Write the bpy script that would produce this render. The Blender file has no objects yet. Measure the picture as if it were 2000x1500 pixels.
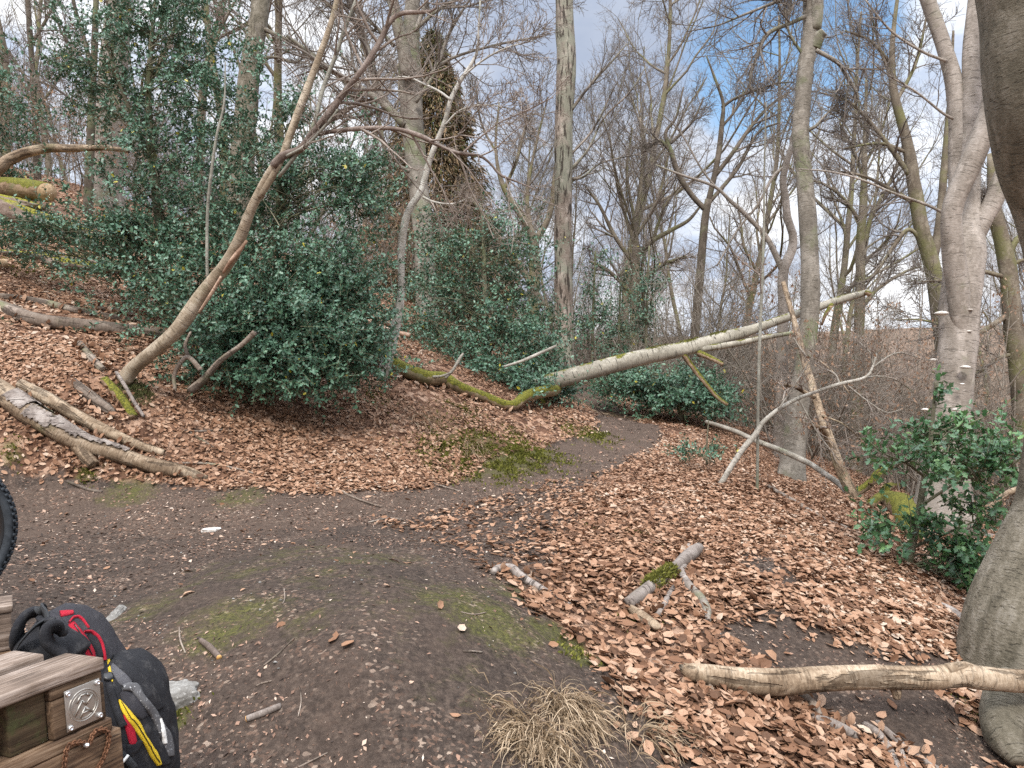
import bpy, math, random
import numpy as np
from mathutils import Vector, Matrix
from mathutils.bvhtree import BVHTree

scene = bpy.context.scene
COL = scene.collection
R_ = math.radians

# ------------------------------------------------------------------ camera, sky, sun, exposure
CAM = np.array([0.0, 0.0, 1.2]); FPX = 1450.0; PITCH = math.atan(50 / FPX)
cam = bpy.data.cameras.new('camera'); cam.sensor_width = 36; cam.lens = 36 * FPX / 2000
cam.clip_start = 0.05; cam.clip_end = 2000
camo = bpy.data.objects.new('camera', cam); COL.objects.link(camo)
camo.location = CAM; camo.rotation_euler = (math.pi / 2 - PITCH, 0, 0)
scene.camera = camo

SUN_EL, SUN_AZ = 50, 190            # azimuth clockwise from +Y: behind the camera, slightly left
w = bpy.data.worlds.new('World'); scene.world = w; w.use_nodes = True
nt = w.node_tree; nt.nodes.clear()
def wn(t, **k):
    n = nt.nodes.new(t)
    for a, b in k.items(): setattr(n, a, b)
    return n
def wl(a, b): nt.links.new(a, b)
def wmath(op, a, b=None, clamp=False):
    n = wn('ShaderNodeMath', operation=op); n.use_clamp = clamp
    for i, v in enumerate((a, b)):
        if v is None: continue
        if isinstance(v, (int, float)): n.inputs[i].default_value = v
        else: wl(v, n.inputs[i])
    return n.outputs[0]
sky = wn('ShaderNodeTexSky', sky_type='NISHITA'); sky.sun_disc = False
sky.sun_elevation = R_(SUN_EL); sky.sun_rotation = R_(SUN_AZ)
geo = wn('ShaderNodeTexCoord')
DIR = geo.outputs['Generated']
def sky_dir(px, py):
    v = np.array([(px - 1000) / FPX, 1.0, (700 - py) / FPX]); return v / np.linalg.norm(v)
def spot(px, py, width):            # soft round region of the sky about a direction
    d = wn('ShaderNodeVectorMath', operation='DISTANCE'); wl(DIR, d.inputs[0]); d.inputs[1].default_value = sky_dir(px, py)
    m = wn('ShaderNodeMapRange'); m.interpolation_type = 'SMOOTHSTEP'
    wl(d.outputs['Value'], m.inputs['Value']); m.inputs['From Min'].default_value = width
    m.inputs['From Max'].default_value = width * 0.25; return m.outputs['Result']
mp = wn('ShaderNodeMapping'); wl(DIR, mp.inputs['Vector']); mp.inputs['Scale'].default_value = (1, 1, 2.2)
n1 = wn('ShaderNodeTexNoise'); wl(mp.outputs[0], n1.inputs['Vector']); n1.inputs['Scale'].default_value = 3.4; n1.inputs['Detail'].default_value = 9; n1.inputs['Roughness'].default_value = 0.58
n2 = wn('ShaderNodeTexNoise'); wl(mp.outputs[0], n2.inputs['Vector']); n2.inputs['Scale'].default_value = 5.5; n2.inputs['Detail'].default_value = 8; n2.inputs['Roughness'].default_value = 0.6
blue = wmath('MAXIMUM', wmath('MULTIPLY', spot(1470, 130, 0.145), 1.0), wmath('MULTIPLY', spot(1650, 95, 0.115), 0.95))
gap = wmath('MULTIPLY', wmath('SUBTRACT', wmath('ADD', wmath('MULTIPLY', blue, 0.62), n1.outputs['Fac']), 0.74), 4.0, True)
cl = wn('ShaderNodeValToRGB'); wl(n2.outputs['Fac'], cl.inputs[0])
cl.color_ramp.elements[0].position = 0.40; cl.color_ramp.elements[0].color = (4.0, 4.6, 5.7, 1)
cl.color_ramp.elements[1].position = 0.60; cl.color_ramp.elements[1].color = (7.9, 8.0, 8.2, 1)
grey = wmath('MAXIMUM', spot(1180, 0, 0.36), wmath('MULTIPLY', spot(1260, 130, 0.16), 0.55))
gm = wn('ShaderNodeMix', data_type='RGBA'); wl(wmath('MULTIPLY', grey, wmath('ADD', wmath('MULTIPLY', n1.outputs['Fac'], 0.7), 0.55), True), gm.inputs['Factor'])
wl(cl.outputs[0], gm.inputs['A']); gm.inputs['B'].default_value = (2.5, 2.95, 3.9, 1)
mx = wn('ShaderNodeMix', data_type='RGBA'); wl(gap, mx.inputs['Factor']); wl(gm.outputs['Result'], mx.inputs['A'])
sb = wn('ShaderNodeMix', data_type='RGBA', blend_type='MULTIPLY'); sb.inputs['Factor'].default_value = 1
wl(sky.outputs[0], sb.inputs['A']); sb.inputs['B'].default_value = (1.12, 1.25, 1.25, 1); wl(sb.outputs['Result'], mx.inputs['B'])
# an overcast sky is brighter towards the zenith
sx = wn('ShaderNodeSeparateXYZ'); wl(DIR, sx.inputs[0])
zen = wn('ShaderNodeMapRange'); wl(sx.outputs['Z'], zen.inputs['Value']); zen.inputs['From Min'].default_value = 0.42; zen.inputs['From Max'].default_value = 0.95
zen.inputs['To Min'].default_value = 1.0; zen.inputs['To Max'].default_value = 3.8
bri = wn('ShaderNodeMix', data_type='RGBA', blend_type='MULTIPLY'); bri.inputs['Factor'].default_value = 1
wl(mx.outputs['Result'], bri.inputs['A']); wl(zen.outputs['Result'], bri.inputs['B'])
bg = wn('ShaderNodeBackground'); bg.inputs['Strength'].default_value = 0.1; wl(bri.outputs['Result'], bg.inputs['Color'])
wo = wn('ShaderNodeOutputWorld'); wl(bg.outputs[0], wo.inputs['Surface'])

sun = bpy.data.lights.new('sun', 'SUN'); sun.energy = 2.2; sun.angle = R_(12); sun.color = (1, 0.95, 0.88)
so = bpy.data.objects.new('sun', sun); COL.objects.link(so)
so.rotation_euler = (R_(90 - SUN_EL), 0, R_(-SUN_AZ) + math.pi)
vs = scene.view_settings; vs.view_transform = 'Standard'; vs.look = 'None'; vs.exposure = 0.75; vs.gamma = 1
scene.cycles.max_bounces = 6; scene.cycles.use_denoising = False; scene.cycles.diffuse_bounces = 3; scene.cycles.glossy_bounces = 2
scene.cycles.transparent_max_bounces = 4

# ------------------------------------------------------------------ small numeric helpers
rng = np.random.default_rng(7)
def nrm(v): return v / np.maximum(np.linalg.norm(v, axis=-1, keepdims=True), 1e-9)
def P(px, py, d):
    """the point seen at photo pixel (px,py) of the 2000 wide photo, d metres ahead"""
    x = (px - 1000) / FPX; yu = -(py - 750) / FPX; c, s = math.cos(PITCH), math.sin(PITCH)
    v = np.array([x, c + yu * s, yu * c - s]); return CAM + v * (d / v[1])
def rotated(v, axis, ang):
    """Rodrigues rotation, all arrays (N,3),(N,3),(N,)"""
    c, s = np.cos(ang)[:, None], np.sin(ang)[:, None]
    return v * c + np.cross(axis, v) * s + axis * (np.sum(axis * v, 1)[:, None]) * (1 - c)
def _h(ix, iy, iz):
    with np.errstate(over='ignore'):
        n = (ix.astype(np.uint32) * np.uint32(374761393) + iy.astype(np.uint32) * np.uint32(668265263) + iz.astype(np.uint32) * np.uint32(2246822519))
        n = (n ^ (n >> np.uint32(13))) * np.uint32(1274126177); n = n ^ (n >> np.uint32(16))
    return n.astype(np.float64) / 4294967295.0
def vn3(p):
    f = np.floor(p); i = f.astype(np.int64); t = p - f; t = t * t * (3 - 2 * t); o = 0
    for dx in (0, 1):
        for dy in (0, 1):
            for dz in (0, 1):
                wgt = (t[:, 0] if dx else 1 - t[:, 0]) * (t[:, 1] if dy else 1 - t[:, 1]) * (t[:, 2] if dz else 1 - t[:, 2])
                o = o + wgt * _h(i[:, 0] + dx, i[:, 1] + dy, i[:, 2] + dz)
    return o
def vn2(x, y, s, seed=0):
    return vn3(np.stack([x * s + seed * 7.3 + 1000, y * s + 1000, np.full_like(x, seed + 0.5)], 1))
def fbm2(x, y, s, o=4, seed=0):
    a, t, r = 1.0, 0, 0
    for k in range(o): r = r + a * vn2(x, y, s * 2 ** k, seed + k); t += a; a *= 0.5
    return r / t

# ------------------------------------------------------------------ objects, names and labels
def arr_mesh(name, V, polys, attrs=None, smooth=True):
    """V (N,3); polys: list of int arrays (n,k); attrs: {name: (type, per-vertex array)}"""
    me = bpy.data.meshes.new(name); V = np.asarray(V, np.float32)
    polys = [np.asarray(p, np.int32) for p in polys if len(p)]
    nl = sum(p.size for p in polys); npol = sum(len(p) for p in polys)
    me.vertices.add(len(V)); me.vertices.foreach_set('co', V.ravel())
    me.loops.add(nl); me.loops.foreach_set('vertex_index', np.concatenate([p.ravel() for p in polys]))
    st, c = [], 0
    for p in polys:
        st.append(c + np.arange(len(p), dtype=np.int32) * p.shape[1]); c += p.size
    me.polygons.add(npol); me.polygons.foreach_set('loop_start', np.concatenate(st))
    me.polygons.foreach_set('use_smooth', np.full(npol, smooth))
    me.update(calc_edges=True); me.validate()
    for k, (ty, a) in (attrs or {}).items():
        at = me.attributes.new(k, ty, 'POINT')
        at.data.foreach_set('vector' if ty == 'FLOAT_VECTOR' else 'value', np.asarray(a, np.float32).ravel())
    return me
def tag(o, label=None, cat=None, group=None, kind=None):
    if label: o['label'] = label
    if cat: o['category'] = cat
    if group: o['group'] = group
    if kind: o['kind'] = kind
    return o
def thing(name, label, cat, loc=(0, 0, 0), group=None):
    o = bpy.data.objects.new(name, None); o.empty_display_size = 0.1; COL.objects.link(o)
    o.location = [float(c) for c in loc]; return tag(o, label, cat, group)
def place(name, me, mat, parent=None, base=None):
    """link a mesh given in world coordinates; its origin goes to the parent or to base"""
    o = bpy.data.objects.new(name, me); COL.objects.link(o)
    if mat: me.materials.append(mat)
    if parent is not None:
        off = Vector((0, 0, 0)); q = parent
        while q is not None: off = off + q.location; q = q.parent
        me.transform(Matrix.Translation(-off)); o.parent = parent
    elif base is not None:
        me.transform(Matrix.Translation(-Vector([float(c) for c in base]))); o.location = [float(c) for c in base]
    return o
class Geo:
    """collects geometry for one mesh"""
    def __init__(s): s.V = []; s.F = []; s.n = 0; s.A = {}
    def add(s, V, polys, **at):
        V = np.asarray(V, float)
        for p in polys:
            if len(p): s.F.append(np.asarray(p) + s.n)
        at.setdefault('tc', V); at.setdefault('tint', np.full(len(V), rng.random()))
        for k, a in at.items(): s.A.setdefault(k, []).append(np.asarray(a, float))
        s.V.append(V); s.n += len(V); return s
    def mesh(s, name, smooth=True):
        V = np.concatenate(s.V); by = {}
        for f in s.F: by.setdefault(f.shape[1], []).append(f)
        at = {k: ('FLOAT_VECTOR' if a[0].ndim == 2 else 'FLOAT', np.concatenate(a)) for k, a in s.A.items()}
        return arr_mesh(name, V, [np.concatenate(v) for v in by.values()], at, smooth)
    def build(s, name, mat, parent=None, base=None, smooth=True):
        return place(name, s.mesh(name, smooth), mat, parent, base)

def spline(pts, rad, m):
    """Catmull-Rom through pts (n,3) with radii, m samples by length"""
    pts = np.asarray(pts, float); rad = np.asarray(rad, float)
    q = np.concatenate([[2 * pts[0] - pts[1]], pts, [2 * pts[-1] - pts[-2]]]); r = np.concatenate([[rad[0]], rad, [rad[-1]]])
    out, ro = [], []
    for i in range(1, len(q) - 2):
        for t in np.linspace(0, 1, 12, endpoint=False):
            a = 0.5 * (2 * q[i] + (q[i + 1] - q[i - 1]) * t + (2 * q[i - 1] - 5 * q[i] + 4 * q[i + 1] - q[i + 2]) * t * t + (3 * q[i] - q[i - 1] - 3 * q[i + 1] + q[i + 2]) * t ** 3)
            out.append(a); ro.append(r[i] * (1 - t) + r[i + 1] * t)
    out.append(pts[-1]); ro.append(rad[-1]); out = np.array(out); ro = np.array(ro)
    s = np.concatenate([[0], np.cumsum(np.linalg.norm(np.diff(out, axis=0), axis=1))]); u = np.linspace(0, s[-1], m)
    return np.stack([np.interp(u, s, out[:, k]) for k in range(3)], 1), np.interp(u, s, ro)
def tubes(Pt, Rd, n, cap=False, lump=0.0, lf=6.0, ragged=0.0):
    """Pt (B,K,3), Rd (B,K): B tapering tubes of n sides. Returns V, polys, tc"""
    B, K, _ = Pt.shape
    T = np.empty_like(Pt); T[:, 1:-1] = Pt[:, 2:] - Pt[:, :-2]; T[:, 0] = Pt[:, 1] - Pt[:, 0]; T[:, -1] = Pt[:, -1] - Pt[:, -2]; T = nrm(T)
    m = nrm(Pt[:, -1] - Pt[:, 0]); ref = np.zeros((B, 3)); ref[np.arange(B), np.argmin(np.abs(m), 1)] = 1
    U = nrm(np.cross(T, ref[:, None, :])); W = np.cross(T, U)
    th = np.arange(n) * 2 * math.pi / n; c, s = np.cos(th), np.sin(th)
    L = np.concatenate([np.zeros((B, 1)), np.cumsum(np.linalg.norm(np.diff(Pt, axis=1), axis=2), 1)], 1)
    off = rng.random((B, 1, 1, 3)) * 30
    tc = np.empty((B, K, n, 3)); tc[..., 0] = Rd[:, :, None] * c; tc[..., 1] = Rd[:, :, None] * s; tc[..., 2] = L[:, :, None]
    tc = tc + off; rr = np.repeat(Rd[:, :, None], n, 2)
    if lump: rr = rr * (1 + lump * (vn3((tc * [lf, lf, lf * 0.45]).reshape(-1, 3) + 50).reshape(rr.shape) - 0.5) * 2)
    V = Pt[:, :, None, :] + rr[..., None] * (U[:, :, None, :] * c[:, None] + W[:, :, None, :] * s[:, None])
    if ragged:
        for e, sg in ((0, -1), (-1, 1)):
            V[:, e] += T[:, e][:, None, :] * (sg * ragged * (rng.random((B, n, 1)) - 0.2))
    i = np.arange(B * K * n).reshape(B, K, n); j = np.roll(i, -1, 2)
    F = np.stack([i[:, :-1], j[:, :-1], j[:, 1:], i[:, 1:]], -1).reshape(-1, 4); po = [F]
    if cap: po += [i[:, 0, ::-1], i[:, -1]]
    return V.reshape(-1, 3), po, tc.reshape(-1, 3)
def limb(g, pts, rad, m=24, n=10, lump=0.12, lf=6.0, cap=True, ragged=0.0, into=None):
    a, r = spline(pts, rad, m); V, F, tc = tubes(a[None], r[None], n, cap, lump, lf, ragged); g.add(V, F, tc=tc)
    if into: g.build(*into)
    return a, r
def px_line(l, d0=None):
    """[(px,py,width_px,depth)] -> points, radii"""
    return [P(q[0], q[1], q[3]) for q in l], [q[2] * q[3] / FPX / 2 for q in l]
def resample(a, r, K):
    s = np.linspace(0, len(a) - 1, K); i = np.arange(len(a))
    return np.stack([np.interp(s, i, a[:, k]) for k in range(3)], 1), np.interp(s, i, r)
def grow(Pp, Rp, n, s0=0.2, s1=1.0, ratio=0.5, ang=(30, 65), K=5, wig=0.12, up=0.15, rr=0.6, rmin=0.002, lmin=0.08, lmax=9.0, droop=0.0, taper=0.35):
    """children on every branch of Pp (B,K0,3): returns (B*n,K,3), (B*n,K)"""
    B, K0, _ = Pp.shape; idx = np.repeat(np.arange(B), n); N = len(idx)
    s = s0 + (s1 - s0) * (np.tile(np.arange(n), B) + rng.random(N)) / n
    f = s * (K0 - 1); i0 = np.minimum(f.astype(int), K0 - 2); t = (f - i0)[:, None]
    p = Pp[idx, i0] * (1 - t) + Pp[idx, i0 + 1] * t; r = Rp[idx, i0] * (1 - t[:, 0]) + Rp[idx, i0 + 1] * t[:, 0]
    tg = nrm(Pp[idx, i0 + 1] - Pp[idx, i0])
    L = np.linalg.norm(np.diff(Pp, axis=1), axis=2).sum(1)[idx]
    ln = np.clip(L * ratio * (1.15 - 0.6 * s) * (0.6 + 0.8 * rng.random(N)), lmin, lmax)
    side = nrm(np.cross(tg, rng.normal(size=(N, 3)))); d = rotated(tg, side, np.radians(ang[0] + (ang[1] - ang[0]) * rng.random(N)))
    r = np.maximum(r * rr * (0.7 + 0.4 * rng.random(N)), rmin)
    out = np.empty((N, K, 3)); out[:, 0] = p; step = (ln / (K - 1))[:, None]
    for k in range(1, K):
        d = nrm(d + rng.normal(size=(N, 3)) * wig + np.array([0, 0, up - droop * k / K])); out[:, k] = out[:, k - 1] + d * step
    rad = np.maximum(r[:, None] * (1 - (1 - taper) * np.linspace(0, 1, K)[None]), rmin * 0.8)
    return out, rad
def twigs(g, Pp, Rp, levels, sides=(6, 4, 3, 3)):
    """grow level after level from branches; adds every level to g; returns the last level"""
    for k, lv in enumerate(levels):
        Pp, Rp = grow(Pp, Rp, **lv); V, F, tc = tubes(Pp, Rp, sides[min(k, len(sides) - 1)]); g.add(V, F, tc=tc, tint=np.repeat(rng.random(len(Pp)), Pp.shape[1] * sides[min(k, len(sides) - 1)]))
    return Pp, Rp
def leaf_cards(g, pos, xd, nr, ln, wd, tmpl, polys, curl=0.3, bend=0.3, tint=None):
    """one small curved leaf per point; tmpl (M,3): x along, y across (+-1 = half width), z fold"""
    N, M = len(pos), len(tmpl); xd = nrm(xd); nr = nrm(nr - xd * np.sum(nr * xd, 1)[:, None]); sd = np.cross(nr, xd)
    X = tmpl[None, :, 0]; Y = tmpl[None, :, 1]; c = (rng.random((N, 1)) - 0.35) * 2 * curl; b = (rng.random((N, 1)) - 0.5) * 2 * bend
    z = tmpl[None, :, 2] * wd[:, None] + c * wd[:, None] * Y ** 2 + b * ln[:, None] * (X - 0.5) ** 2 + (rng.random((N, M)) - 0.5) * 0.12 * wd[:, None]
    V = pos[:, None, :] + xd[:, None, :] * (X * ln[:, None])[..., None] + sd[:, None, :] * (Y * wd[:, None])[..., None] + nr[:, None, :] * z[..., None]
    o = (np.arange(N) * M)[:, None]
    ti = rng.random(N) if tint is None else tint
    g.add(V.reshape(-1, 3), [(np.asarray(p)[None] + o[..., None]).reshape(-1, len(p[0])) for p in polys], tint=np.repeat(ti, M), tc=np.tile(tmpl, (N, 1)))
BEECH = np.array([(0, 0, 0), (.28, .8, .05), (.68, .82, .05), (1, 0, 0), (.68, -.82, .05), (.28, -.8, .05), (.3, 0, -.12), (.68, 0, -.12)])
BEECH_F = [[(0, 6, 1), (0, 5, 6), (2, 7, 3), (7, 4, 3)], [(1, 6, 7, 2), (6, 5, 4, 7)]]
SIMPLE = np.array([(0, 0, 0), (.5, .8, .12), (1, 0, 0), (.5, -.8, .12)]); SIMPLE_F = [[(0, 2, 1), (0, 3, 2)]]
HOLLY = np.array([(0, 0, 0), (.16, .45, .05), (.26, .95, .2), (.42, .5, .03), (.6, 1, .2), (.76, .4, .03), (1, 0, .05), (.76, -.4, .03), (.6, -1, .2), (.42, -.5, .03), (.26, -.95, .2), (.16, -.45, .05), (.5, 0, -.12)])
HOLLY_F = [[(12, (k + 1) % 12, k) for k in range(12)]]
OAKISH = np.array([(0, 0, 0), (.15, .35, 0), (.3, .95, .08), (.42, .5, 0), (.55, 1, .1), (.7, .45, 0), (.82, .65, .08), (1, 0, 0), (.82, -.65, .08), (.7, -.45, 0), (.55, -1, .1), (.42, -.5, 0), (.3, -.95, .08), (.15, -.35, 0), (.5, 0, -.1)])
OAKISH_F = [[(14, (k + 1) % 14, k) for k in range(14)]]
def box(g, lo, hi, M=None, bev=0.0):
    lo = np.array(lo, float); hi = np.array(hi, float)
    bm = [(x, y, z) for x in (0, 1) for y in (0, 1) for z in (0, 1)]
    if bev <= 0:
        V = np.array([[(lo, hi)[b[k]][k] for k in range(3)] for b in bm]); F = [(0, 1, 3, 2), (4, 6, 7, 5), (0, 4, 5, 1), (2, 3, 7, 6), (0, 2, 6, 4), (1, 5, 7, 3)]; polys = [F]
    else:
        import bmesh
        m = bmesh.new(); bmesh.ops.create_cube(m, size=1)
        for v in m.verts: v.co = Vector([float(lo[k] + (v.co[k] + 0.5) * (hi[k] - lo[k])) for k in range(3)])
        bmesh.ops.bevel(m, geom=m.edges[:], offset=bev, segments=2, affect='EDGES', profile=0.6)
        m.verts.index_update(); V = np.array([v.co[:] for v in m.verts]); by = {}
        for f in m.faces: by.setdefault(len(f.verts), []).append([v.index for v in f.verts])
        polys = list(by.values()); m.free()
    tc = V + rng.random(3) * 9
    if M is not None: V = M(V)
    g.add(V, polys, tc=tc)

# ------------------------------------------------------------------ materials
def material(name, build, rough=0.8, spec=0.3):
    m = bpy.data.materials.new(name); m.use_nodes = True; t = m.node_tree; b = t.nodes['Principled BSDF']
    b.inputs['Roughness'].default_value = rough; b.inputs['Specular IOR Level'].default_value = spec
    class H:
        tree = t; bsdf = b
        def n(s, ty, **k):
            x = t.nodes.new(ty)
            for a, v in k.items():
                if hasattr(x, a): setattr(x, a, v)
                else: s.put(v, x.inputs[a.replace('_', ' ')])
            return x
        def put(s, v, sock):
            if isinstance(v, bpy.types.NodeSocket): t.links.new(v, sock)
            else: sock.default_value = v
        def attr(s, a): return s.n('ShaderNodeAttribute', attribute_name=a)
        def math(s, op, a, c=0.0, clamp=False):
            x = t.nodes.new('ShaderNodeMath'); x.operation = op; x.use_clamp = clamp; s.put(a, x.inputs[0]); s.put(c, x.inputs[1]); return x.outputs[0]
        def scale(s, v, sc):
            x = t.nodes.new('ShaderNodeVectorMath'); x.operation = 'MULTIPLY'; s.put(v, x.inputs[0]); x.inputs[1].default_value = sc; return x.outputs[0]
        def noise(s, v, sc, det=4, ro=0.55, dist=0.0):
            x = t.nodes.new('ShaderNodeTexNoise'); s.put(v, x.inputs['Vector']); x.inputs['Scale'].default_value = sc; x.inputs['Detail'].default_value = det
            x.inputs['Roughness'].default_value = ro; x.inputs['Distortion'].default_value = dist; return x.outputs['Fac']
        def voro(s, v, sc, feat='F1', out='Distance'):
            x = t.nodes.new('ShaderNodeTexVoronoi'); x.feature = feat; s.put(v, x.inputs['Vector']); x.inputs['Scale'].default_value = sc; return x.outputs[out]
        def ramp(s, f, stops):
            x = t.nodes.new('ShaderNodeValToRGB'); s.put(f, x.inputs[0]); e = x.color_ramp.elements
            while len(e) > 1: e.remove(e[-1])
            e[0].position = stops[0][0]; e[0].color = (*stops[0][1], 1)
            for p, c in stops[1:]: k = e.new(p); k.color = (*c, 1)
            return x.outputs[0]
        def step(s, f, a, c):
            x = t.nodes.new('ShaderNodeMapRange'); x.interpolation_type = 'SMOOTHSTEP'; s.put(f, x.inputs[0]); x.inputs[1].default_value = a; x.inputs[2].default_value = c; return x.outputs[0]
        def mix(s, f, a, c, bl='MIX'):
            x = t.nodes.new('ShaderNodeMix'); x.data_type = 'RGBA'; x.blend_type = bl
            s.put(f, x.inputs['Factor'])
            for v, q in ((a, 'A'), (c, 'B')): s.put(v if isinstance(v, bpy.types.NodeSocket) else (*v, 1), x.inputs[q])
            return x.outputs['Result']
        def bump(s, hgt, st, dist=0.01):
            x = t.nodes.new('ShaderNodeBump'); s.put(hgt, x.inputs['Height']); x.inputs['Strength'].default_value = st; x.inputs['Distance'].default_value = dist
            t.links.new(x.outputs[0], b.inputs['Normal'])
        def up(s):
            x = t.nodes.new('ShaderNodeNewGeometry'); y = t.nodes.new('ShaderNodeSeparateXYZ'); t.links.new(x.outputs['Normal'], y.inputs[0]); return y.outputs['Z'], x.outputs['Position']
        def color(s, c): s.put(c, b.inputs['Base Color'])
    build(H()); return m
def bark(name, dark, mid, light, algae=0.25, moss=0.0, scars=0.35, bump=0.4, fine=1.0, algae_c=(0.13, 0.15, 0.07), fiss=0.0):
    def f(h):
        tc = h.attr('tc').outputs['Vector']
        a = h.noise(h.scale(tc, (1, 1, 0.5)), 5 * fine, 6, 0.62); b_ = h.noise(h.scale(tc, (1, 1, 3.0)), 22 * fine, 5, 0.65)
        k = h.math('ADD', h.math('MULTIPLY', a, 0.6), h.math('MULTIPLY', b_, 0.4))
        c = h.ramp(k, [(0.38, dark), (0.5, mid), (0.60, light)])
        st = h.step(h.noise(h.scale(tc, (1, 1, 0.6)), 1.1, 5, 0.65, 0.4), 0.42, 0.62); c = h.mix(h.math('MULTIPLY', st, 0.45), c, dark)
        g = h.step(h.noise(tc, 1.6, 4, 0.6), 0.62 - algae * 0.5, 0.78 - algae * 0.4)
        c = h.mix(h.math('MULTIPLY', g, 0.75), c, algae_c)
        pt = h.step(h.noise(h.scale(tc, (1, 1, 0.7)), 9, 5, 0.6), 0.56, 0.66)     # pale lichen blotches
        c = h.mix(h.math('MULTIPLY', pt, 0.35), c, tuple(min(1, x * 1.35) for x in light))
        hgt = k
        if scars:
            s = h.noise(h.scale(tc, (1.2, 1.2, 9)), 5 * fine, 3, 0.5, 0.6); sm = h.step(s, 0.60, 0.66)
            c = h.mix(h.math('MULTIPLY', sm, scars), c, tuple(x * 0.45 for x in dark)); hgt = h.math('SUBTRACT', hgt, h.math('MULTIPLY', sm, 0.4))
        if fiss:
            s = h.noise(h.scale(tc, (1, 1, 0.16)), 16 * fine, 5, 0.6, 0.3); sm = h.step(s, 0.53, 0.60)
            c = h.mix(h.math('MULTIPLY', sm, fiss), c, tuple(x * 0.35 for x in dark)); hgt = h.math('SUBTRACT', hgt, h.math('MULTIPLY', sm, 0.8))
        if moss:
            z, pos = h.up(); q = h.math('ADD', h.math('MULTIPLY', z, 0.55), h.noise(pos, 7, 5, 0.6)); mm = h.step(q, 1.0 - moss * 0.75, 1.12 - moss * 0.75)
            mc = h.ramp(h.noise(pos, 55, 4, 0.7), [(0.35, (0.035, 0.036, 0.008)), (0.5, (0.10, 0.098, 0.014)), (0.65, (0.2, 0.185, 0.028))])
            c = h.mix(mm, c, mc); hgt = h.math('ADD', hgt, h.math('MULTIPLY', mm, h.noise(pos, 90, 3)))
        h.color(c); h.bump(hgt, bump, 0.012)
    return material(name, f, 0.85, 0.2)
M = {}
M['beech'] = bark('beech bark', (0.115, 0.10, 0.08), (0.215, 0.19, 0.158), (0.31, 0.28, 0.24), 0.22, bump=0.7)
M['beech_dark'] = bark('dark beech bark', (0.08, 0.07, 0.05), (0.15, 0.13, 0.096), (0.225, 0.2, 0.16), 0.06, fine=2.2, scars=0.3, bump=1.0, algae_c=(0.115, 0.115, 0.065))
M['beech_pale'] = bark('pale beech bark', (0.165, 0.14, 0.115), (0.275, 0.238, 0.203), (0.38, 0.335, 0.295), 0.12, scars=0.5, bump=0.7)
M['dead'] = bark('dead trunk bark', (0.11, 0.085, 0.066), (0.205, 0.165, 0.135), (0.32, 0.275, 0.235), 0.42, scars=0.2, fiss=0.95, algae_c=(0.2, 0.205, 0.155))
M['curved'] = bark('tan smooth bark', (0.17, 0.13, 0.088), (0.32, 0.258, 0.185), (0.46, 0.40, 0.315), 0.1, scars=0.45, fine=1.9, bump=0.8)
M['silver'] = bark('silvery bark', (0.24, 0.22, 0.185), (0.41, 0.385, 0.34), (0.55, 0.53, 0.485), 0.08, scars=0.5, fine=2, bump=0.7)
M['greypale'] = bark('weathered pale branch', (0.15, 0.13, 0.105), (0.265, 0.24, 0.2), (0.38, 0.35, 0.305), 0.12, scars=0.5, fine=2, bump=0.7)
M['greenpole'] = bark('grey green smooth bark', (0.13, 0.125, 0.10), (0.22, 0.21, 0.175), (0.32, 0.31, 0.265), 0.2, scars=0.35, fine=2)
M['redbranch'] = bark('red brown branch bark', (0.095, 0.072, 0.058), (0.18, 0.137, 0.115), (0.3, 0.25, 0.22), 0.05, scars=0.2, fine=2.5)
M['fallen'] = bark('fallen beech bark', (0.15, 0.133, 0.105), (0.275, 0.25, 0.20), (0.375, 0.345, 0.285), 0.08, moss=0.05, scars=0.85, fine=1.0, bump=0.7)
M['twig'] = bark('twig bark', (0.10, 0.085, 0.073), (0.17, 0.145, 0.125), (0.26, 0.225, 0.195), 0.1, scars=0, bump=0)
M['twig_pale'] = bark('pale twig bark', (0.14, 0.11, 0.09), (0.22, 0.18, 0.15), (0.34, 0.29, 0.25), 0.05, scars=0, bump=0)
M['brush'] = bark('undergrowth twig bark', (0.115, 0.095, 0.074), (0.185, 0.155, 0.125), (0.28, 0.245, 0.205), 0.05, scars=0, bump=0)
M['bgtrunk'] = bark('far trunk bark', (0.10, 0.08, 0.06), (0.165, 0.135, 0.10), (0.25, 0.215, 0.165), 0.35, scars=0.2, algae_c=(0.15, 0.15, 0.06))
M['darkbark'] = bark('dark brown bark', (0.055, 0.043, 0.033), (0.10, 0.08, 0.06), (0.17, 0.14, 0.11), 0.2, scars=0.1)
M['log'] = bark('peeled log wood', (0.10, 0.066, 0.041), (0.25, 0.183, 0.122), (0.41, 0.325, 0.235), 0.08, scars=0.2, fine=1.4, fiss=0.6, bump=0.9)
M['greylog'] = bark('grey weathered log', (0.10, 0.075, 0.057), (0.2, 0.157, 0.125), (0.31, 0.26, 0.215), 0.12, scars=0.3, fiss=0.6, bump=0.8)
M['pinklog'] = bark('pinkish broken wood', (0.2, 0.12, 0.08), (0.36, 0.235, 0.165), (0.52, 0.39, 0.3), 0.05, scars=0.1, fiss=0.5)
M['greybranch'] = bark('grey branch bark', (0.11, 0.088, 0.075), (0.21, 0.175, 0.152), (0.32, 0.28, 0.25), 0.08, scars=0.9, fine=1.8, bump=0.8)
M['mossy'] = bark('moss grown branch', (0.1, 0.07, 0.04), (0.2, 0.15, 0.09), (0.34, 0.27, 0.18), 0.1, moss=0.72, scars=0)
M['halfmoss'] = bark('half mossy log', (0.12, 0.075, 0.045), (0.23, 0.155, 0.10), (0.36, 0.265, 0.18), 0.1, moss=0.55, scars=0.1, fiss=0.3)
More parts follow.
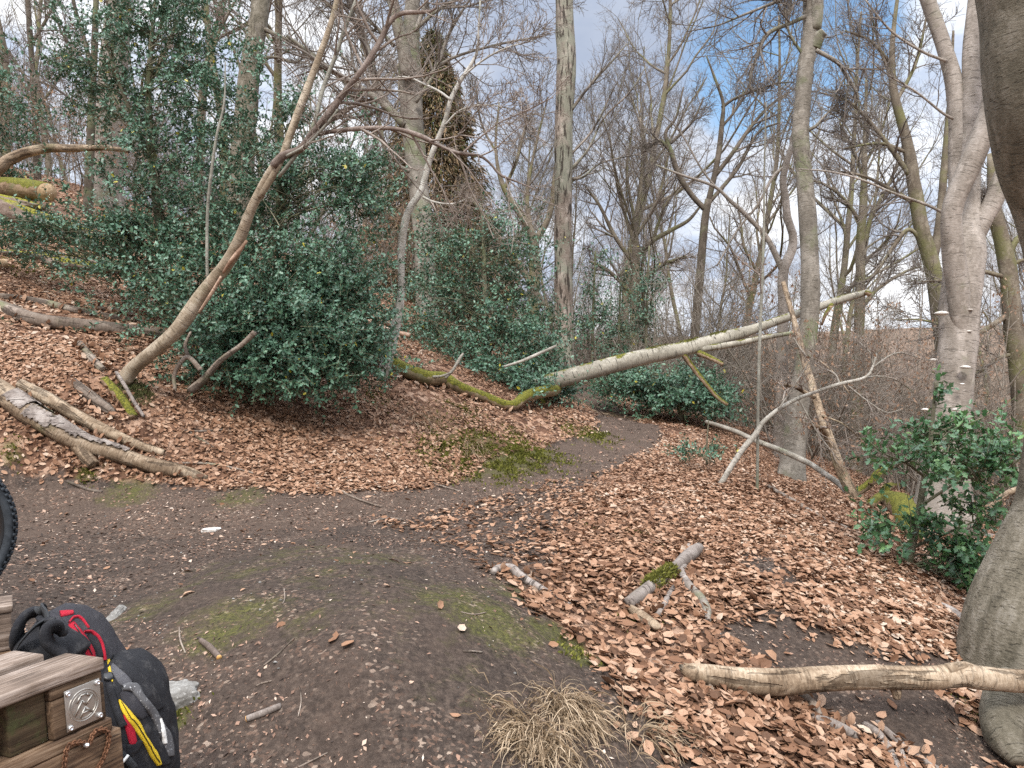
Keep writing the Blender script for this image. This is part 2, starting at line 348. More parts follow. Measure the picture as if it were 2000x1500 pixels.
M['hollybark'] = bark('holly stem bark', (0.07, 0.06, 0.04), (0.13, 0.12, 0.08), (0.22, 0.2, 0.14), 0.3, scars=0, bump=0)
def leafmat(name, stops, rough, spec, trans=0.0, vein=True):
    def f(h):
        ti = h.attr('tint').outputs['Fac']; c = h.ramp(ti, stops)
        if vein:
            z, pos = h.up(); c = h.mix(h.math('MULTIPLY', h.noise(pos, 60, 3, 0.6), 0.55), c, tuple(x * 0.5 for x in stops[len(stops) // 2][1]), 'MIX')
        if name == 'dry beech leaves':
            q = h.n('ShaderNodeSeparateXYZ'); h.put(h.attr('tc').outputs['Vector'], q.inputs[0]); ay = h.math('ABSOLUTE', q.outputs[1])
            ve = h.math('SINE', h.math('MULTIPLY', h.math('SUBTRACT', q.outputs[0], h.math('MULTIPLY', ay, 0.28)), 52)); ve = h.step(ve, 0.3, 1.0)
            ve = h.math('MAXIMUM', ve, h.math('SUBTRACT', 1, h.step(ay, 0.03, 0.12))); c = h.mix(h.math('MULTIPLY', ve, 0.28), c, (0.10, 0.045, 0.025))
        h.color(c)
        if trans:
            b = h.bsdf; tr = h.n('ShaderNodeBsdfTranslucent'); h.put(c, tr.inputs[0]); mx = h.n('ShaderNodeMixShader'); mx.inputs[0].default_value = trans
            h.tree.links.new(b.outputs[0], mx.inputs[1]); h.tree.links.new(tr.outputs[0], mx.inputs[2]); h.tree.links.new(mx.outputs[0], h.tree.nodes['Material Output'].inputs[0])
    return material(name, f, rough, spec)
M['litter'] = leafmat('dry beech leaves', [(0.0, (0.055, 0.026, 0.014)), (0.18, (0.145, 0.068, 0.036)), (0.42, (0.30, 0.16, 0.092)), (0.66, (0.425, 0.255, 0.163)), (0.87, (0.52, 0.352, 0.245)), (1.0, (0.64, 0.525, 0.415))], 0.72, 0.16, 0.1)
M['dryleaf'] = leafmat('hanging dry leaves', [(0.0, (0.2, 0.11, 0.065)), (0.5, (0.36, 0.22, 0.14)), (1.0, (0.5, 0.36, 0.26))], 0.7, 0.2, 0.3)
M['holly'] = leafmat('blue green holly leaf', [(0.0, (0.032, 0.072, 0.042)), (0.5, (0.066, 0.145, 0.086)), (0.88, (0.122, 0.228, 0.142)), (0.97, (0.16, 0.25, 0.10)), (1.0, (0.42, 0.36, 0.04))], 0.4, 0.5, 0.1, False)
M['holly_fresh'] = leafmat('green holly leaf', [(0.0, (0.032, 0.075, 0.033)), (0.5, (0.068, 0.158, 0.062)), (1.0, (0.15, 0.265, 0.08))], 0.36, 0.5, 0.12, False)
M['conifer'] = leafmat('browning conifer spray', [(0.0, (0.06, 0.052, 0.028)), (0.5, (0.175, 0.12, 0.068)), (1.0, (0.33, 0.235, 0.145))], 0.8, 0.15, 0.1, False)
M['conifer_green'] = leafmat('olive conifer spray', [(0.0, (0.04, 0.05, 0.018)), (1.0, (0.14, 0.14, 0.055))], 0.8, 0.15, 0.1, False)
M['straw'] = leafmat('dead grass blade', [(0.0, (0.10, 0.066, 0.036)), (0.5, (0.26, 0.18, 0.107)), (1.0, (0.46, 0.355, 0.24))], 0.6, 0.3, 0.15, False)
M['mossblade'] = leafmat('moss', [(0.0, (0.055, 0.058, 0.014)), (0.5, (0.12, 0.123, 0.025)), (1.0, (0.23, 0.22, 0.055))], 0.85, 0.1, 0.2, False)
M['chip'] = leafmat('soil litter fragments', [(0.0, (0.035, 0.025, 0.02)), (0.35, (0.11, 0.065, 0.045)), (0.7, (0.25, 0.15, 0.105)), (0.92, (0.38, 0.26, 0.19)), (1.0, (0.55, 0.46, 0.38))], 0.75, 0.2, 0, False)
def ground_f(h, tread=1.0):
    z, pos = h.up(); di = h.attr('dirt').outputs['Fac']; mo = h.attr('moss').outputs['Fac']
    vc = h.tree.nodes.new('ShaderNodeTexVoronoi'); vc.inputs['Scale'].default_value = 13; vc.inputs['Randomness'].default_value = 1
    h.put(h.scale(pos, (1, 1, 1)), vc.inputs['Vector']); sp = h.tree.nodes.new('ShaderNodeSeparateColor'); h.put(vc.outputs['Color'], sp.inputs[0])
    lit = h.ramp(sp.outputs[0], [(0.0, (0.06, 0.03, 0.018)), (0.35, (0.13, 0.068, 0.042)), (0.7, (0.24, 0.14, 0.09)), (1.0, (0.38, 0.25, 0.175))])
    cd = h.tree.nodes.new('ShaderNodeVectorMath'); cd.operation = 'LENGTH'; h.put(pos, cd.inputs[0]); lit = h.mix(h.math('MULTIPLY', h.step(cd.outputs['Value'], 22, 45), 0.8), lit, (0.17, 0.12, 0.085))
    so = h.ramp(h.noise(pos, 42, 6, 0.7), [(0.3, (0.021, 0.0155, 0.0125)), (0.5, (0.053, 0.039, 0.031)), (0.7, (0.108, 0.079, 0.061))])
    if tread > 1: so = h.mix(0.28, so, (0.14, 0.095, 0.07))
    big = h.noise(pos, 1.3, 5, 0.6); so = h.mix(h.step(big, 0.45, 0.65), so, h.mix(0.4, so, (0.09, 0.062, 0.047)))
    fl = h.tree.nodes.new('ShaderNodeTexVoronoi'); fl.inputs['Scale'].default_value = 75; h.put(h.scale(pos, (1, 1.3, 1)), fl.inputs['Vector']); s2 = h.tree.nodes.new('ShaderNodeSeparateColor'); h.put(fl.outputs['Color'], s2.inputs[0])
    so = h.mix(h.math('MULTIPLY', h.step(s2.outputs[0], 0.76, 0.85), h.step(h.noise(pos, 3.2, 4), 0.4, 0.65)), so, h.ramp(s2.outputs[1], [(0.0, (0.08, 0.048, 0.034)), (0.6, (0.17, 0.11, 0.08)), (1.0, (0.34, 0.26, 0.2))]))
    edge = h.math('ADD', di, h.math('MULTIPLY', h.math('SUBTRACT', h.noise(pos, 9, 5, 0.65), 0.5), 0.7))
    c = h.mix(h.step(edge, 0.02, 0.25), lit, so)
    me = h.math('ADD', mo, h.math('MULTIPLY', h.math('SUBTRACT', h.noise(pos, 11, 6, 0.7), 0.5), 1.3))
    mc = h.ramp(h.noise(pos, 70, 4, 0.7), [(0.35, (0.03, 0.031, 0.011)), (0.5, (0.07, 0.072, 0.019)), (0.68, (0.14, 0.138, 0.03))])
    c = h.mix(h.math('MULTIPLY', h.step(me, 0.3, 0.9), 0.75), c, mc)
    h.color(c); hg = h.math('ADD', h.noise(pos, 45, 6, 0.7), h.math('MULTIPLY', sp.outputs[1], h.math('SUBTRACT', 0.8, h.math('MULTIPLY', di, 0.8)))); h.bump(hg, 0.8, 0.02)
M['ground'] = material('woodland floor', ground_f, 0.9, 0.15); M['path'] = material('trodden path', lambda h: ground_f(h, 1.5), 0.9, 0.15)
def rock_f(h):
    z, pos = h.up(); c = h.ramp(h.noise(pos, 14, 8, 0.7), [(0.3, (0.075, 0.068, 0.06)), (0.5, (0.16, 0.15, 0.135)), (0.7, (0.26, 0.25, 0.23))])
    c = h.mix(h.math('MULTIPLY', h.step(h.noise(pos, 90, 3), 0.55, 0.7), 0.4), c, (0.5, 0.48, 0.45)); h.color(c); h.bump(h.noise(pos, 40, 8, 0.7), 0.6, 0.01)
M['stone'] = material('grey stone', rock_f, 0.85, 0.25)
def mrock_f(h):
    z, pos = h.up(); c = h.ramp(h.noise(pos, 6, 8, 0.7), [(0.3, (0.09, 0.065, 0.05)), (0.5, (0.2, 0.15, 0.12)), (0.7, (0.32, 0.27, 0.23))])
    q = h.math('ADD', h.math('MULTIPLY', z, 0.5), h.noise(pos, 3, 5, 0.6)); c = h.mix(h.step(q, 0.72, 0.9), c, h.ramp(h.noise(pos, 45, 4, 0.7), [(0.35, (0.06, 0.06, 0.01)), (0.5, (0.16, 0.15, 0.02)), (0.65, (0.30, 0.27, 0.035))]))
    h.color(c); h.bump(h.noise(pos, 20, 8, 0.7), 0.7, 0.03)
M['mossrock'] = material('mossy stone', mrock_f, 0.9, 0.15)
def wood_f(dark, mid, light, mossy=0.0):
    def f(h):
        tc = h.attr('tc').outputs['Vector']; z, pos = h.up()
        g = h.noise(h.scale(tc, (2.2, 34, 34)), 3.2, 8, 0.66, 0.5); b = h.noise(tc, 7, 5, 0.6)
        c = h.ramp(h.math('ADD', h.math('MULTIPLY', g, 0.65), h.math('MULTIPLY', b, 0.35)), [(0.38, dark), (0.5, mid), (0.61, light)])
        cr = h.step(h.noise(h.scale(tc, (2.5, 60, 60)), 3, 4, 0.6, 0.3), 0.62, 0.66); c = h.mix(h.math('MULTIPLY', cr, 0.7), c, tuple(x * 0.3 for x in dark))
        kn = h.voro(h.scale(tc, (5, 9, 9)), 1.6); c = h.mix(h.math('MULTIPLY', h.math('SUBTRACT', 1, h.step(kn, 0.05, 0.22)), 0.6), c, tuple(x * 0.5 for x in dark))
        if mossy: c = h.mix(h.math('MULTIPLY', h.step(h.noise(pos, 13, 5, 0.65), 0.66 - mossy * 0.3, 0.8 - mossy * 0.25), 0.85), c, (0.055, 0.06, 0.022))
        h.color(c); h.bump(h.math('SUBTRACT', g, cr), 0.5, 0.004)
    return f
M['plank'] = material('weathered plank', wood_f((0.055, 0.037, 0.027), (0.17, 0.123, 0.092), (0.33, 0.265, 0.22), 0.1), 0.75, 0.3)
M['block'] = material('dark pallet block', wood_f((0.025, 0.015, 0.009), (0.072, 0.043, 0.024), (0.15, 0.098, 0.06), 0.3), 0.8, 0.25)
M['beam'] = material('brown beam', wood_f((0.045, 0.024, 0.013), (0.125, 0.075, 0.042), (0.24, 0.165, 0.107), 0.12), 0.75, 0.3)
M['mossblock'] = material('mossy pallet block', wood_f((0.025, 0.016, 0.009), (0.055, 0.036, 0.02), (0.10, 0.07, 0.04), 0.6), 0.85, 0.2)
def metal(name, col, rough):
    def f(h):
        z, pos = h.up(); h.color(h.mix(h.noise(pos, 60, 5), col, tuple(x * 0.75 for x in col))); h.bsdf.inputs['Metallic'].default_value = 0.9; h.bsdf.inputs['Roughness'].default_value = rough
        h.bump(h.noise(h.scale(pos, (1, 1, 8)), 200, 3), 0.05, 0.001)
    return material(name, f, rough, 0.5)
M['steel'] = metal('brushed steel', (0.42, 0.39, 0.35), 0.45); M['bolt'] = metal('bright bolt', (0.75, 0.75, 0.75), 0.25)
M['rust'] = material('rusty chain', lambda h: (h.color(h.ramp(h.noise(h.up()[1], 120, 5, 0.7), [(0.3, (0.035, 0.018, 0.01)), (0.55, (0.14, 0.062, 0.03)), (0.75, (0.3, 0.17, 0.1))])), h.bump(h.noise(h.up()[1], 300, 4), 0.5, 0.002)), 0.8, 0.3)
def cloth(name, col, rough=0.8, weave=700, dust=0.2, dustc=(0.3, 0.28, 0.26)):
    def f(h):
        z, pos = h.up(); n = h.noise(pos, 30, 5, 0.6); c = h.mix(h.math('MULTIPLY', h.step(n, 0.5, 0.75), dust), col, dustc); h.color(c)
        wv = h.math('ADD', h.noise(pos, weave, 2), h.math('MULTIPLY', h.noise(pos, 25, 4), 2.0)); h.bump(wv, 0.6, 0.009)
    return material(name, f, rough, 0.25)
M['black_cloth'] = cloth('black nylon', (0.018, 0.018, 0.021), dust=0.16); M['grey_cloth'] = cloth('dark grey nylon', (0.036, 0.034, 0.039), dust=0.15)
M['panel'] = cloth('grey nylon panel', (0.085, 0.083, 0.09), dust=0.2)
M['red_cloth'] = cloth('red fabric', (0.40, 0.012, 0.03), dust=0.06); M['yellow_cloth'] = cloth('yellow fabric', (0.72, 0.50, 0.03), dust=0.1, dustc=(0.35, 0.25, 0.05)); M['web'] = cloth('grey webbing', (0.045, 0.047, 0.05), 0.7, 1200, 0.1)
M['white_plastic'] = material('white cord', lambda h: h.color((0.75, 0.74, 0.7, 1)), 0.5, 0.4); M['black_plastic'] = material('black plastic', lambda h: h.color((0.012, 0.012, 0.013, 1)), 0.4, 0.5)
def speck_f(h):
    z, pos = h.up(); h.color(h.mix(h.step(h.noise(pos, 230, 2), 0.64, 0.69), (0.09, 0.088, 0.09), (0.5, 0.5, 0.5))); h.bump(h.noise(pos, 60, 4), 0.3, 0.004)
M['speck'] = material('speckled grey fabric', speck_f, 0.7, 0.3)
M['rubber'] = material('tyre rubber', lambda h: (h.color(h.ramp(h.noise(h.up()[1], 25, 5), [(0.3, (0.014, 0.017, 0.021)), (0.7, (0.045, 0.052, 0.06))])), h.bump(h.noise(h.up()[1], 150, 3), 0.2, 0.003)), 0.75, 0.3)
M['fungus'] = material('bracket fungus', lambda h: h.color(h.ramp(h.noise(h.up()[1], 18, 4), [(0.35, (0.35, 0.31, 0.27)), (0.65, (0.66, 0.62, 0.57))])), 0.8, 0.2)
M['sawn'] = material('sawn wood face', lambda h: h.color(h.ramp(h.noise(h.up()[1], 22, 6), [(0.3, (0.25, 0.155, 0.08)), (0.7, (0.5, 0.37, 0.24))])), 0.8, 0.2)
M['orangecut'] = material('fresh cut wood', lambda h: h.color(h.ramp(h.noise(h.up()[1], 40, 6), [(0.3, (0.45, 0.22, 0.06)), (0.7, (0.66, 0.4, 0.16))])), 0.8, 0.2)

# ------------------------------------------------------------------ terrain: a smooth surface through surveyed points
CP = [(300,1490,2.25),(650,1490,2.15),(1000,1490,2.2),(1400,1490,2.5),(1700,1490,2.75),(2000,1490,3.0),(150,1200,3.4),(450,1180,3.0),(650,1170,2.9),(850,1150,3.15),(950,1200,2.98),(1040,1180,3.35),(700,1350,2.32),(700,1085,3.9),(500,1100,3.8),
      (1150,1250,3.2),(1350,1250,3.3),(1550,1200,3.75),(1850,1250,3.8),(1850,1150,4.9),(1700,1020,7.2),(1680,985,8.5),(1400,950,7),(1100,1000,5.6),(1250,1050,5),
      (800,1050,5),(400,1050,5),(100,1050,4.9),(60,965,5.7),(500,965,5.9),(800,985,6.1),(900,930,7.2),(1090,880,8.6),(1200,880,9),(1160,800,13.5),(1230,830,12),(1160,770,16),
      (1300,860,10),(1380,850,11),(1400,820,14),(1545,945,10.5),(400,930,6.2),(0,745,6.4),(240,740,6.8),(100,850,6.1),(500,770,7.6),(740,740,8.6),(800,850,7.6),(1000,790,9.8),
      (1080,800,10.2),(700,820,7.7),(300,640,8.2),(0,580,8.2),(100,510,9.7),(60,400,13.5),(300,420,17),(700,560,15),(900,640,15),(1050,730,16)]
cpw = [P(*c) for c in CP]
cpw += [np.array(c, float) for c in [(2,25,.5),(4,40,.3),(-5,25,3.6),(-12,25,6.2),(-20,15,7.2),(-20,40,8.5),(8,14,-1.6),(8,25,-2),(15,15,-3.6),(15,30,-4.2),(25,30,-4.8),(7,7.5,-1.5),(10,4,-2.3),
      (4,2,-1),(3,0,-.5),(-6,3,1.2),(-10,3,2.6),(-2.2,1.6,.02),(-1,.8,0),(0,0,0),(1,1,-.03),(-3,-3,.1),(3,-4,-.6),(0,-12,0),(-15,-10,4),(15,-10,-3.5),(35,55,-3.5),(20,60,-2.5),(0,60,1.2),(-30,60,9),
      (60,90,4),(30,110,4),(0,130,5),(-50,120,10),(90,40,2),(120,100,8),(-90,40,13),(-90,-60,10),(90,-60,-2),(0,-120,1)]]
cpw = np.array(cpw)
def _tps(r2): return np.where(r2 > 1e-12, r2 * np.log(np.maximum(r2, 1e-12)), 0)
_n = len(cpw); _xy = cpw[:, :2]; _D = ((_xy[:, None] - _xy[None]) ** 2).sum(2); _K = _tps(_D) + np.eye(_n) * 0.02
_Q = np.c_[np.ones(_n), _xy]; _S = np.block([[_K, _Q], [_Q.T, np.zeros((3, 3))]]); _W = np.linalg.solve(_S, np.r_[cpw[:, 2], 0, 0, 0])
def hbase(x, y):
    x = np.atleast_1d(np.asarray(x, float)); y = np.atleast_1d(np.asarray(y, float)); r = np.hypot(x, y); k = np.minimum(1, 125 / np.maximum(r, 1e-6)); x = x * k; y = y * k
    out = np.empty(len(x))
    for a in range(0, len(x), 40000):
        s = slice(a, a + 40000); d = (x[s, None] - _xy[None, :, 0]) ** 2 + (y[s, None] - _xy[None, :, 1]) ** 2
        out[s] = _tps(d) @ _W[:_n] + _W[_n] + _W[_n + 1] * x[s] + _W[_n + 2] * y[s]
    return out
def height(x, y):
    x = np.atleast_1d(np.asarray(x, float)); y = np.atleast_1d(np.asarray(y, float))
    return hbase(x, y) + (fbm2(x, y, 1.1, 3, 3) - 0.5) * 0.14 + (fbm2(x, y, 7, 3, 9) - 0.5) * 0.05 + (fbm2(x, y, 24, 2, 15) - 0.5) * 0.014
def slope_n(x, y, e=0.08):
    n = np.stack([hbase(x - e, y) - hbase(x + e, y), hbase(x, y - e) - hbase(x, y + e), np.full_like(x, 2 * e)], 1); return nrm(n)
_ds = np.geomspace(0.9, 90, 700)
def G(px, py, lift=0.0):
    """where the ray through a photo pixel first meets the ground (raised by lift)"""
    a = P(px, py, 1.0) - CAM; q = CAM + _ds[:, None] * a[None]; f = q[:, 2] - height(q[:, 0], q[:, 1]) - lift
    i = np.argmax(f < 0)
    if i == 0: i = len(_ds) - 1
    t = f[i - 1] / (f[i - 1] - f[i] + 1e-12); d = _ds[i - 1] + (_ds[i] - _ds[i - 1]) * min(max(t, 0), 1); return CAM + a * d
def on_ground(l, sink=0.35):
    """[(px,py,width_px[,extra lift])] -> centre line of a piece lying on the ground"""
    pts, rad = [], []
    for q in l:
        r = 0.02
        for _ in range(3):
            p = G(q[0], q[1], r * (1 - sink) + (q[3] if len(q) > 3 else 0)); r = q[2] * p[1] / FPX / 2
        pts.append(p); rad.append(r)
    return pts, rad
def sdf(x, y, poly):
    d = np.full(len(x), 1e9); ins = np.zeros(len(x), bool); n = len(poly)
    for i in range(n):
        a, b = poly[i], poly[(i + 1) % n]; e = b - a; t = np.clip(((x - a[0]) * e[0] + (y - a[1]) * e[1]) / max(e @ e, 1e-9), 0, 1)
        d = np.minimum(d, np.hypot(x - a[0] - t * e[0], y - a[1] - t * e[1]))
        c = (a[1] > y) != (b[1] > y); ins ^= c & (x < (b[0] - a[0]) * (y - a[1]) / (b[1] - a[1] + 1e-12) + a[0])
    return np.where(ins, d, -d)
def line_d(x, y, pts, hw):
    o = np.full(len(x), -1e9)
    for i in range(len(pts) - 1):
        a, b = pts[i], pts[i + 1]; e = b - a; t = np.clip(((x - a[0]) * e[0] + (y - a[1]) * e[1]) / max(e @ e, 1e-9), 0, 1)
        o = np.maximum(o, hw[i] * (1 - t) + hw[i + 1] * t - np.hypot(x - a[0] - t * e[0], y - a[1] - t * e[1]))
    return o
gxy = lambda l: np.array([G(*q[:2])[:2] for q in l])
PATH_PX = [(-250,1000,.42),(0,1000,.42),(250,1005,.42),(500,1005,.40),(700,998,.38),(870,975,.36),(1000,940,.36),(1100,912,.4),(1180,882,.36),(1228,858,.36),(1228,834,.36),(1195,812,.34),(1165,795,.4)]
path_pts = np.concatenate([gxy(PATH_PX), [(1.6, 18), (1.0, 24), (1.5, 40)]]); path_hw = [q[2] for q in PATH_PX] + [.4, .4, .4]
SOIL = gxy([(-300,990),(0,960),(400,975),(700,990),(850,1060),(960,1130),(1040,1200),(1150,1290),(1230,1370),(1330,1470),(1380,1600),(700,1750),(0,1750),(-400,1600)])
SOIL2 = gxy([(1410,1240),(1480,1185),(1600,1235),(1720,1275),(1860,1300),(1860,1400),(1990,1470),(1900,1560),(1780,1470),(1620,1410),(1520,1300)])
SOIL4 = gxy([(640,985),(850,975),(1040,935),(1150,950),(1080,1040),(960,1115),(850,1070)])
SOIL3 = gxy([(1430,1070),(1500,1090),(1580,1150),(1540,1165),(1470,1120)])
def bare(x, y):
    n = (fbm2(x, y, 1.6, 4, 21) - 0.5) * 0.9
    a = np.clip((sdf(x, y, SOIL) + n * 0.6) / 0.4 + 0.5, 0, 1); b = np.clip((sdf(x, y, SOIL2) + n * 0.3) / 0.2 + 0.5, 0, 1) * 0.85; c = np.clip((sdf(x, y, SOIL3) + n * 0.2) / 0.15 + 0.4, 0, 1) * 0.7
    e = np.clip((sdf(x, y, SOIL4) + n * 0.7) / 0.6 + 0.6, 0, 1) * 0.62
    return np.maximum(np.maximum(np.maximum(a, path_amt(x, y)), np.maximum(b, c)), e)
def path_amt(x, y):
    return np.clip((line_d(x, y, path_pts, path_hw) + (fbm2(x, y, 1.8, 3, 33) - 0.5) * 0.35) / 0.2 + 0.5, 0, 1)
MOUND = gxy([(200,1190),(420,1085),(620,1045),(800,1070),(950,1130),(1080,1225),(1190,1340),(1060,1400),(900,1420),(700,1390),(520,1330),(350,1260)])
def mound_amt(x, y): return np.clip((sdf(x, y, MOUND) + (fbm2(x, y, 2, 3, 61) - .5) * .5) / .3 + .5, 0, 1)
MOSS = [(960,885,.6,1),(1030,876,.42,.95),(890,900,.42,.9),(1140,845,.35,.9),(1165,850,.2,.9),(905,800,.22,.9),(1000,838,.2,.7),(740,775,.18,.8),(1170,1035,.16,.9),(1232,1048,.18,.9),(1290,1070,.12,.8),(1140,1285,.13,1),
        (1085,1240,.2,.75),(1010,1160,.25,.6),(450,1215,.28,.7),(280,1195,.22,.6),(250,965,.3,.7),(470,970,.3,.7),(590,945,.16,.7),(900,1170,.4,.62), (700,1090,.4,.5), (960,1210,.3,.75),(170,925,.1,.9),(20,880,.12,.8),(1250,1215,.1,1),(100,510,.8,.8),(340,1400,.07,.9),(1905,1390,.08,1),(640,1130,.4,.4),(1400,790,.8,.4)]
_mo = [(G(m[0], m[1])[:2], m[2], m[3]) for m in MOSS]
def moss_amt(x, y):
    o = np.zeros(len(x))
    for c, r, a in _mo: o = np.maximum(o, a * np.clip(1.35 - np.hypot(x - c[0], y - c[1]) / r, 0, 1))
    return np.maximum(o, .5 * mound_amt(x, y) * np.clip(fbm2(x, y, 3, 3, 66) * 2.2 - .45, 0, 1))
na, nb = 560, 50
th = np.concatenate([np.linspace(R_(-48), R_(48), na), np.linspace(R_(48), R_(312), nb + 2)[1:-1]]); rr = np.geomspace(0.25, 320, 470)
TH, RR = np.meshgrid(th, rr); gx = (RR * np.sin(TH)).ravel(); gy = (RR * np.cos(TH)).ravel(); gz = height(gx, gy)
nt_ = len(th); ii = np.arange(len(gx)).reshape(len(rr), nt_); jj = np.roll(ii, -1, 1); GF = np.stack([ii[:-1], ii[1:], jj[1:], jj[:-1]], -1).reshape(-1, 4)
GV = np.stack([gx, gy, gz], 1); nb_ = np.hypot(gx, gy) < 40; gd = np.zeros(len(gx)); gd[nb_] = bare(gx[nb_], gy[nb_]); gp = np.zeros(len(gx)); gp[nb_] = path_amt(gx[nb_], gy[nb_]); gm_ = np.zeros(len(gx)); gm_[nb_] = moss_amt(gx[nb_], gy[nb_])
c0 = len(GV); GV = np.vstack([GV, [[0, 0, height(0, 0)[0]]]]); cen = np.stack([np.full(nt_, c0), ii[0], jj[0]], 1); gd = np.r_[gd, 1]; gp = np.r_[gp, 0]; gm_ = np.r_[gm_, 0]
isp = gp[GF].mean(1) > 0.5
def sub(polys):
    u = np.unique(np.concatenate([p.ravel() for p in polys])); mp_ = np.full(len(GV), -1); mp_[u] = np.arange(len(u))
    return GV[u], [mp_[p] for p in polys], {'dirt': ('FLOAT', gd[u]), 'moss': ('FLOAT', gm_[u])}
tag(place('ground', arr_mesh('ground', *sub([GF[~isp], cen])), M['ground']), kind='structure')
tag(place('path', arr_mesh('path', *sub([GF[isp]])), M['path']), kind='structure')

# ------------------------------------------------------------------ leaf litter, crumbs, moss: nobody could count them
def fan(n, r0, r1, half=49):
    r = np.sqrt(r0 ** 2 + (r1 ** 2 - r0 ** 2) * rng.random(n)); t = R_(half) * (2 * rng.random(n) - 1); return r * np.sin(t), r * np.cos(t)
def scatter_leaves(g, n, r0, r1, ln, tm, tf, dens=1.0, lift=0.02):
    x, y = fan(n, r0, r1); b = np.clip(bare(x, y) + (fbm2(x, y, 4.5, 3, 88) - .5) * .9 * np.clip(1 - np.abs(bare(x, y) - .5) * 1.6, 0, 1), 0, 1); m = moss_amt(x, y); cl_ = fbm2(x, y, 1.5, 3, 55)
    keep = rng.random(n) < np.clip(np.clip(1 - b, 0, 1) ** 2.6 - 0.38 * m, 0.0025, 1) * np.clip((cl_ - .32) * 4.5, .16, 1) * dens; x, y = x[keep], y[keep]; N = len(x)
    nn = nrm(slope_n(x, y) + rng.normal(size=(N, 3)) * 0.25); d = rng.normal(size=(N, 3)); L = ln * (0.42 + 1.05 * rng.random(N) ** 1.4)
    z = height(x, y) + 0.004 + lift * rng.random(N) ** 1.5 * np.clip(1.2 - bare(x, y), 0.1, 1); pos = np.stack([x, y, z], 1) - nrm(np.cross(np.cross(nn, d), nn)) * (L * 0.5)[:, None]
    ti = np.clip(rng.random(N) * 0.95 + 0.5 * (fbm2(x, y, 0.8, 3, 77) - 0.5), 0, 1)
    leaf_cards(g, pos, np.cross(np.cross(nn, d), nn), nn, L, L * (0.24 + 0.12 * rng.random(N)), tm, tf, 0.4, 0.5, ti)
g = Geo()
scatter_leaves(g, 76000, 1.5, 4.5, 0.053, BEECH, BEECH_F, 1, 0.03); scatter_leaves(g, 290000, 4.5, 8.5, 0.045, BEECH, BEECH_F, 1, 0.03)
scatter_leaves(g, 2600, 1.5, 7, 0.075, OAKISH, OAKISH_F, 1, 0.035)
scatter_leaves(g, 310000, 8.5, 15, 0.052, SIMPLE, SIMPLE_F, 1, 0.05); scatter_leaves(g, 80000, 15, 30, 0.085, SIMPLE, SIMPLE_F, 1, 0.06)
tag(g.build('leaf_litter', M['litter']), kind='stuff')
def scatter_chips(g, n, r0, r1, ln, p=1.0):
    x, y = fan(n, r0, r1); b = bare(x, y); keep = rng.random(n) < (0.28 + 0.72 * b) * np.clip(fbm2(x, y, 2.5, 3, 91) * 2.0 - 0.45, 0.08, 1) * p * (1 - .85 * mound_amt(x, y)); x, y = x[keep], y[keep]; N = len(x)
    nn = nrm(slope_n(x, y) + rng.normal(size=(N, 3)) * 0.25); d = nrm(np.cross(np.cross(nn, rng.normal(size=(N, 3))), nn)); L = ln * (0.3 + 1.0 * rng.random(N) ** 2.5)
    leaf_cards(g, np.stack([x, y, height(x, y) + 0.002], 1), d, nn, L, L * (0.12 + 0.3 * rng.random(N)), SIMPLE, SIMPLE_F, 0.4, 0.3, rng.random(N) ** 1.3)
g = Geo(); scatter_chips(g, 110000, 1.4, 4.2, 0.02, .5); scatter_chips(g, 130000, 4.2, 8, 0.03, 1.0); scatter_chips(g, 70000, 8, 16, 0.055)
tag(g.build('forest_debris', M['chip']), kind='stuff')
g = Geo(); xs, ys = [], []
for c, r, a in _mo:
    if a < .78: continue
    k = int(1700 * r * r / 0.05 * a * min(1, (5 / max(np.hypot(*c), 2)) ** 1.2)); q = rng.normal(size=(min(k, 9000), 2)) * r * 0.55; xs.append(c[0] + q[:, 0]); ys.append(c[1] + q[:, 1])
x = np.concatenate(xs); y = np.concatenate(ys); kp = fbm2(x, y, 9, 3, 14) > 0.5; x, y = x[kp], y[kp]; N = len(x); nn = slope_n(x, y); L = (0.008 + 0.014 * rng.random(N)) * np.clip(np.hypot(x, y) / 4, 1, 2)
leaf_cards(g, np.stack([x, y, height(x, y)], 1), nrm(nn + rng.normal(size=(N, 3)) * 0.5), rng.normal(size=(N, 3)), L, L * 0.3, SIMPLE, SIMPLE_F, 0.2, 0.4)
tag(g.build('moss', M['mossblade']), kind='stuff')

OCT = np.array([(1, 0, 0), (0, 1, 0), (-1, 0, 0), (0, -1, 0), (0, 0, 1), (0, 0, -1.0)]) * .5; OCT_F = [[(0, 1, 4), (1, 2, 4), (2, 3, 4), (3, 0, 4), (1, 0, 5), (2, 1, 5), (3, 2, 5), (0, 3, 5)]]
x, y = fan(5200, 1.5, 9); kp = rng.random(len(x)) < bare(x, y) * np.clip(fbm2(x, y, 2, 3, 18) * 2.4 - .7, .05, 1) * .6; x, y = x[kp], y[kp]; N = len(x); s_ = .005 + .017 * rng.random(N) ** 3; tm = OCT[None] * s_[:, None, None] * (.6 + .8 * rng.random((N, 6, 1))) * (.7 + .6 * rng.random((N, 1, 3))) * np.array([1, 1, .6])
V = (tm + np.stack([x, y, height(x, y) + s_ * .12], 1)[:, None]).reshape(-1, 3); tag(Geo().add(V, [(np.array(OCT_F[0])[None] + (np.arange(N) * 6)[:, None, None]).reshape(-1, 3)]).build('soil_crumbs', M['stone']), kind='stuff')

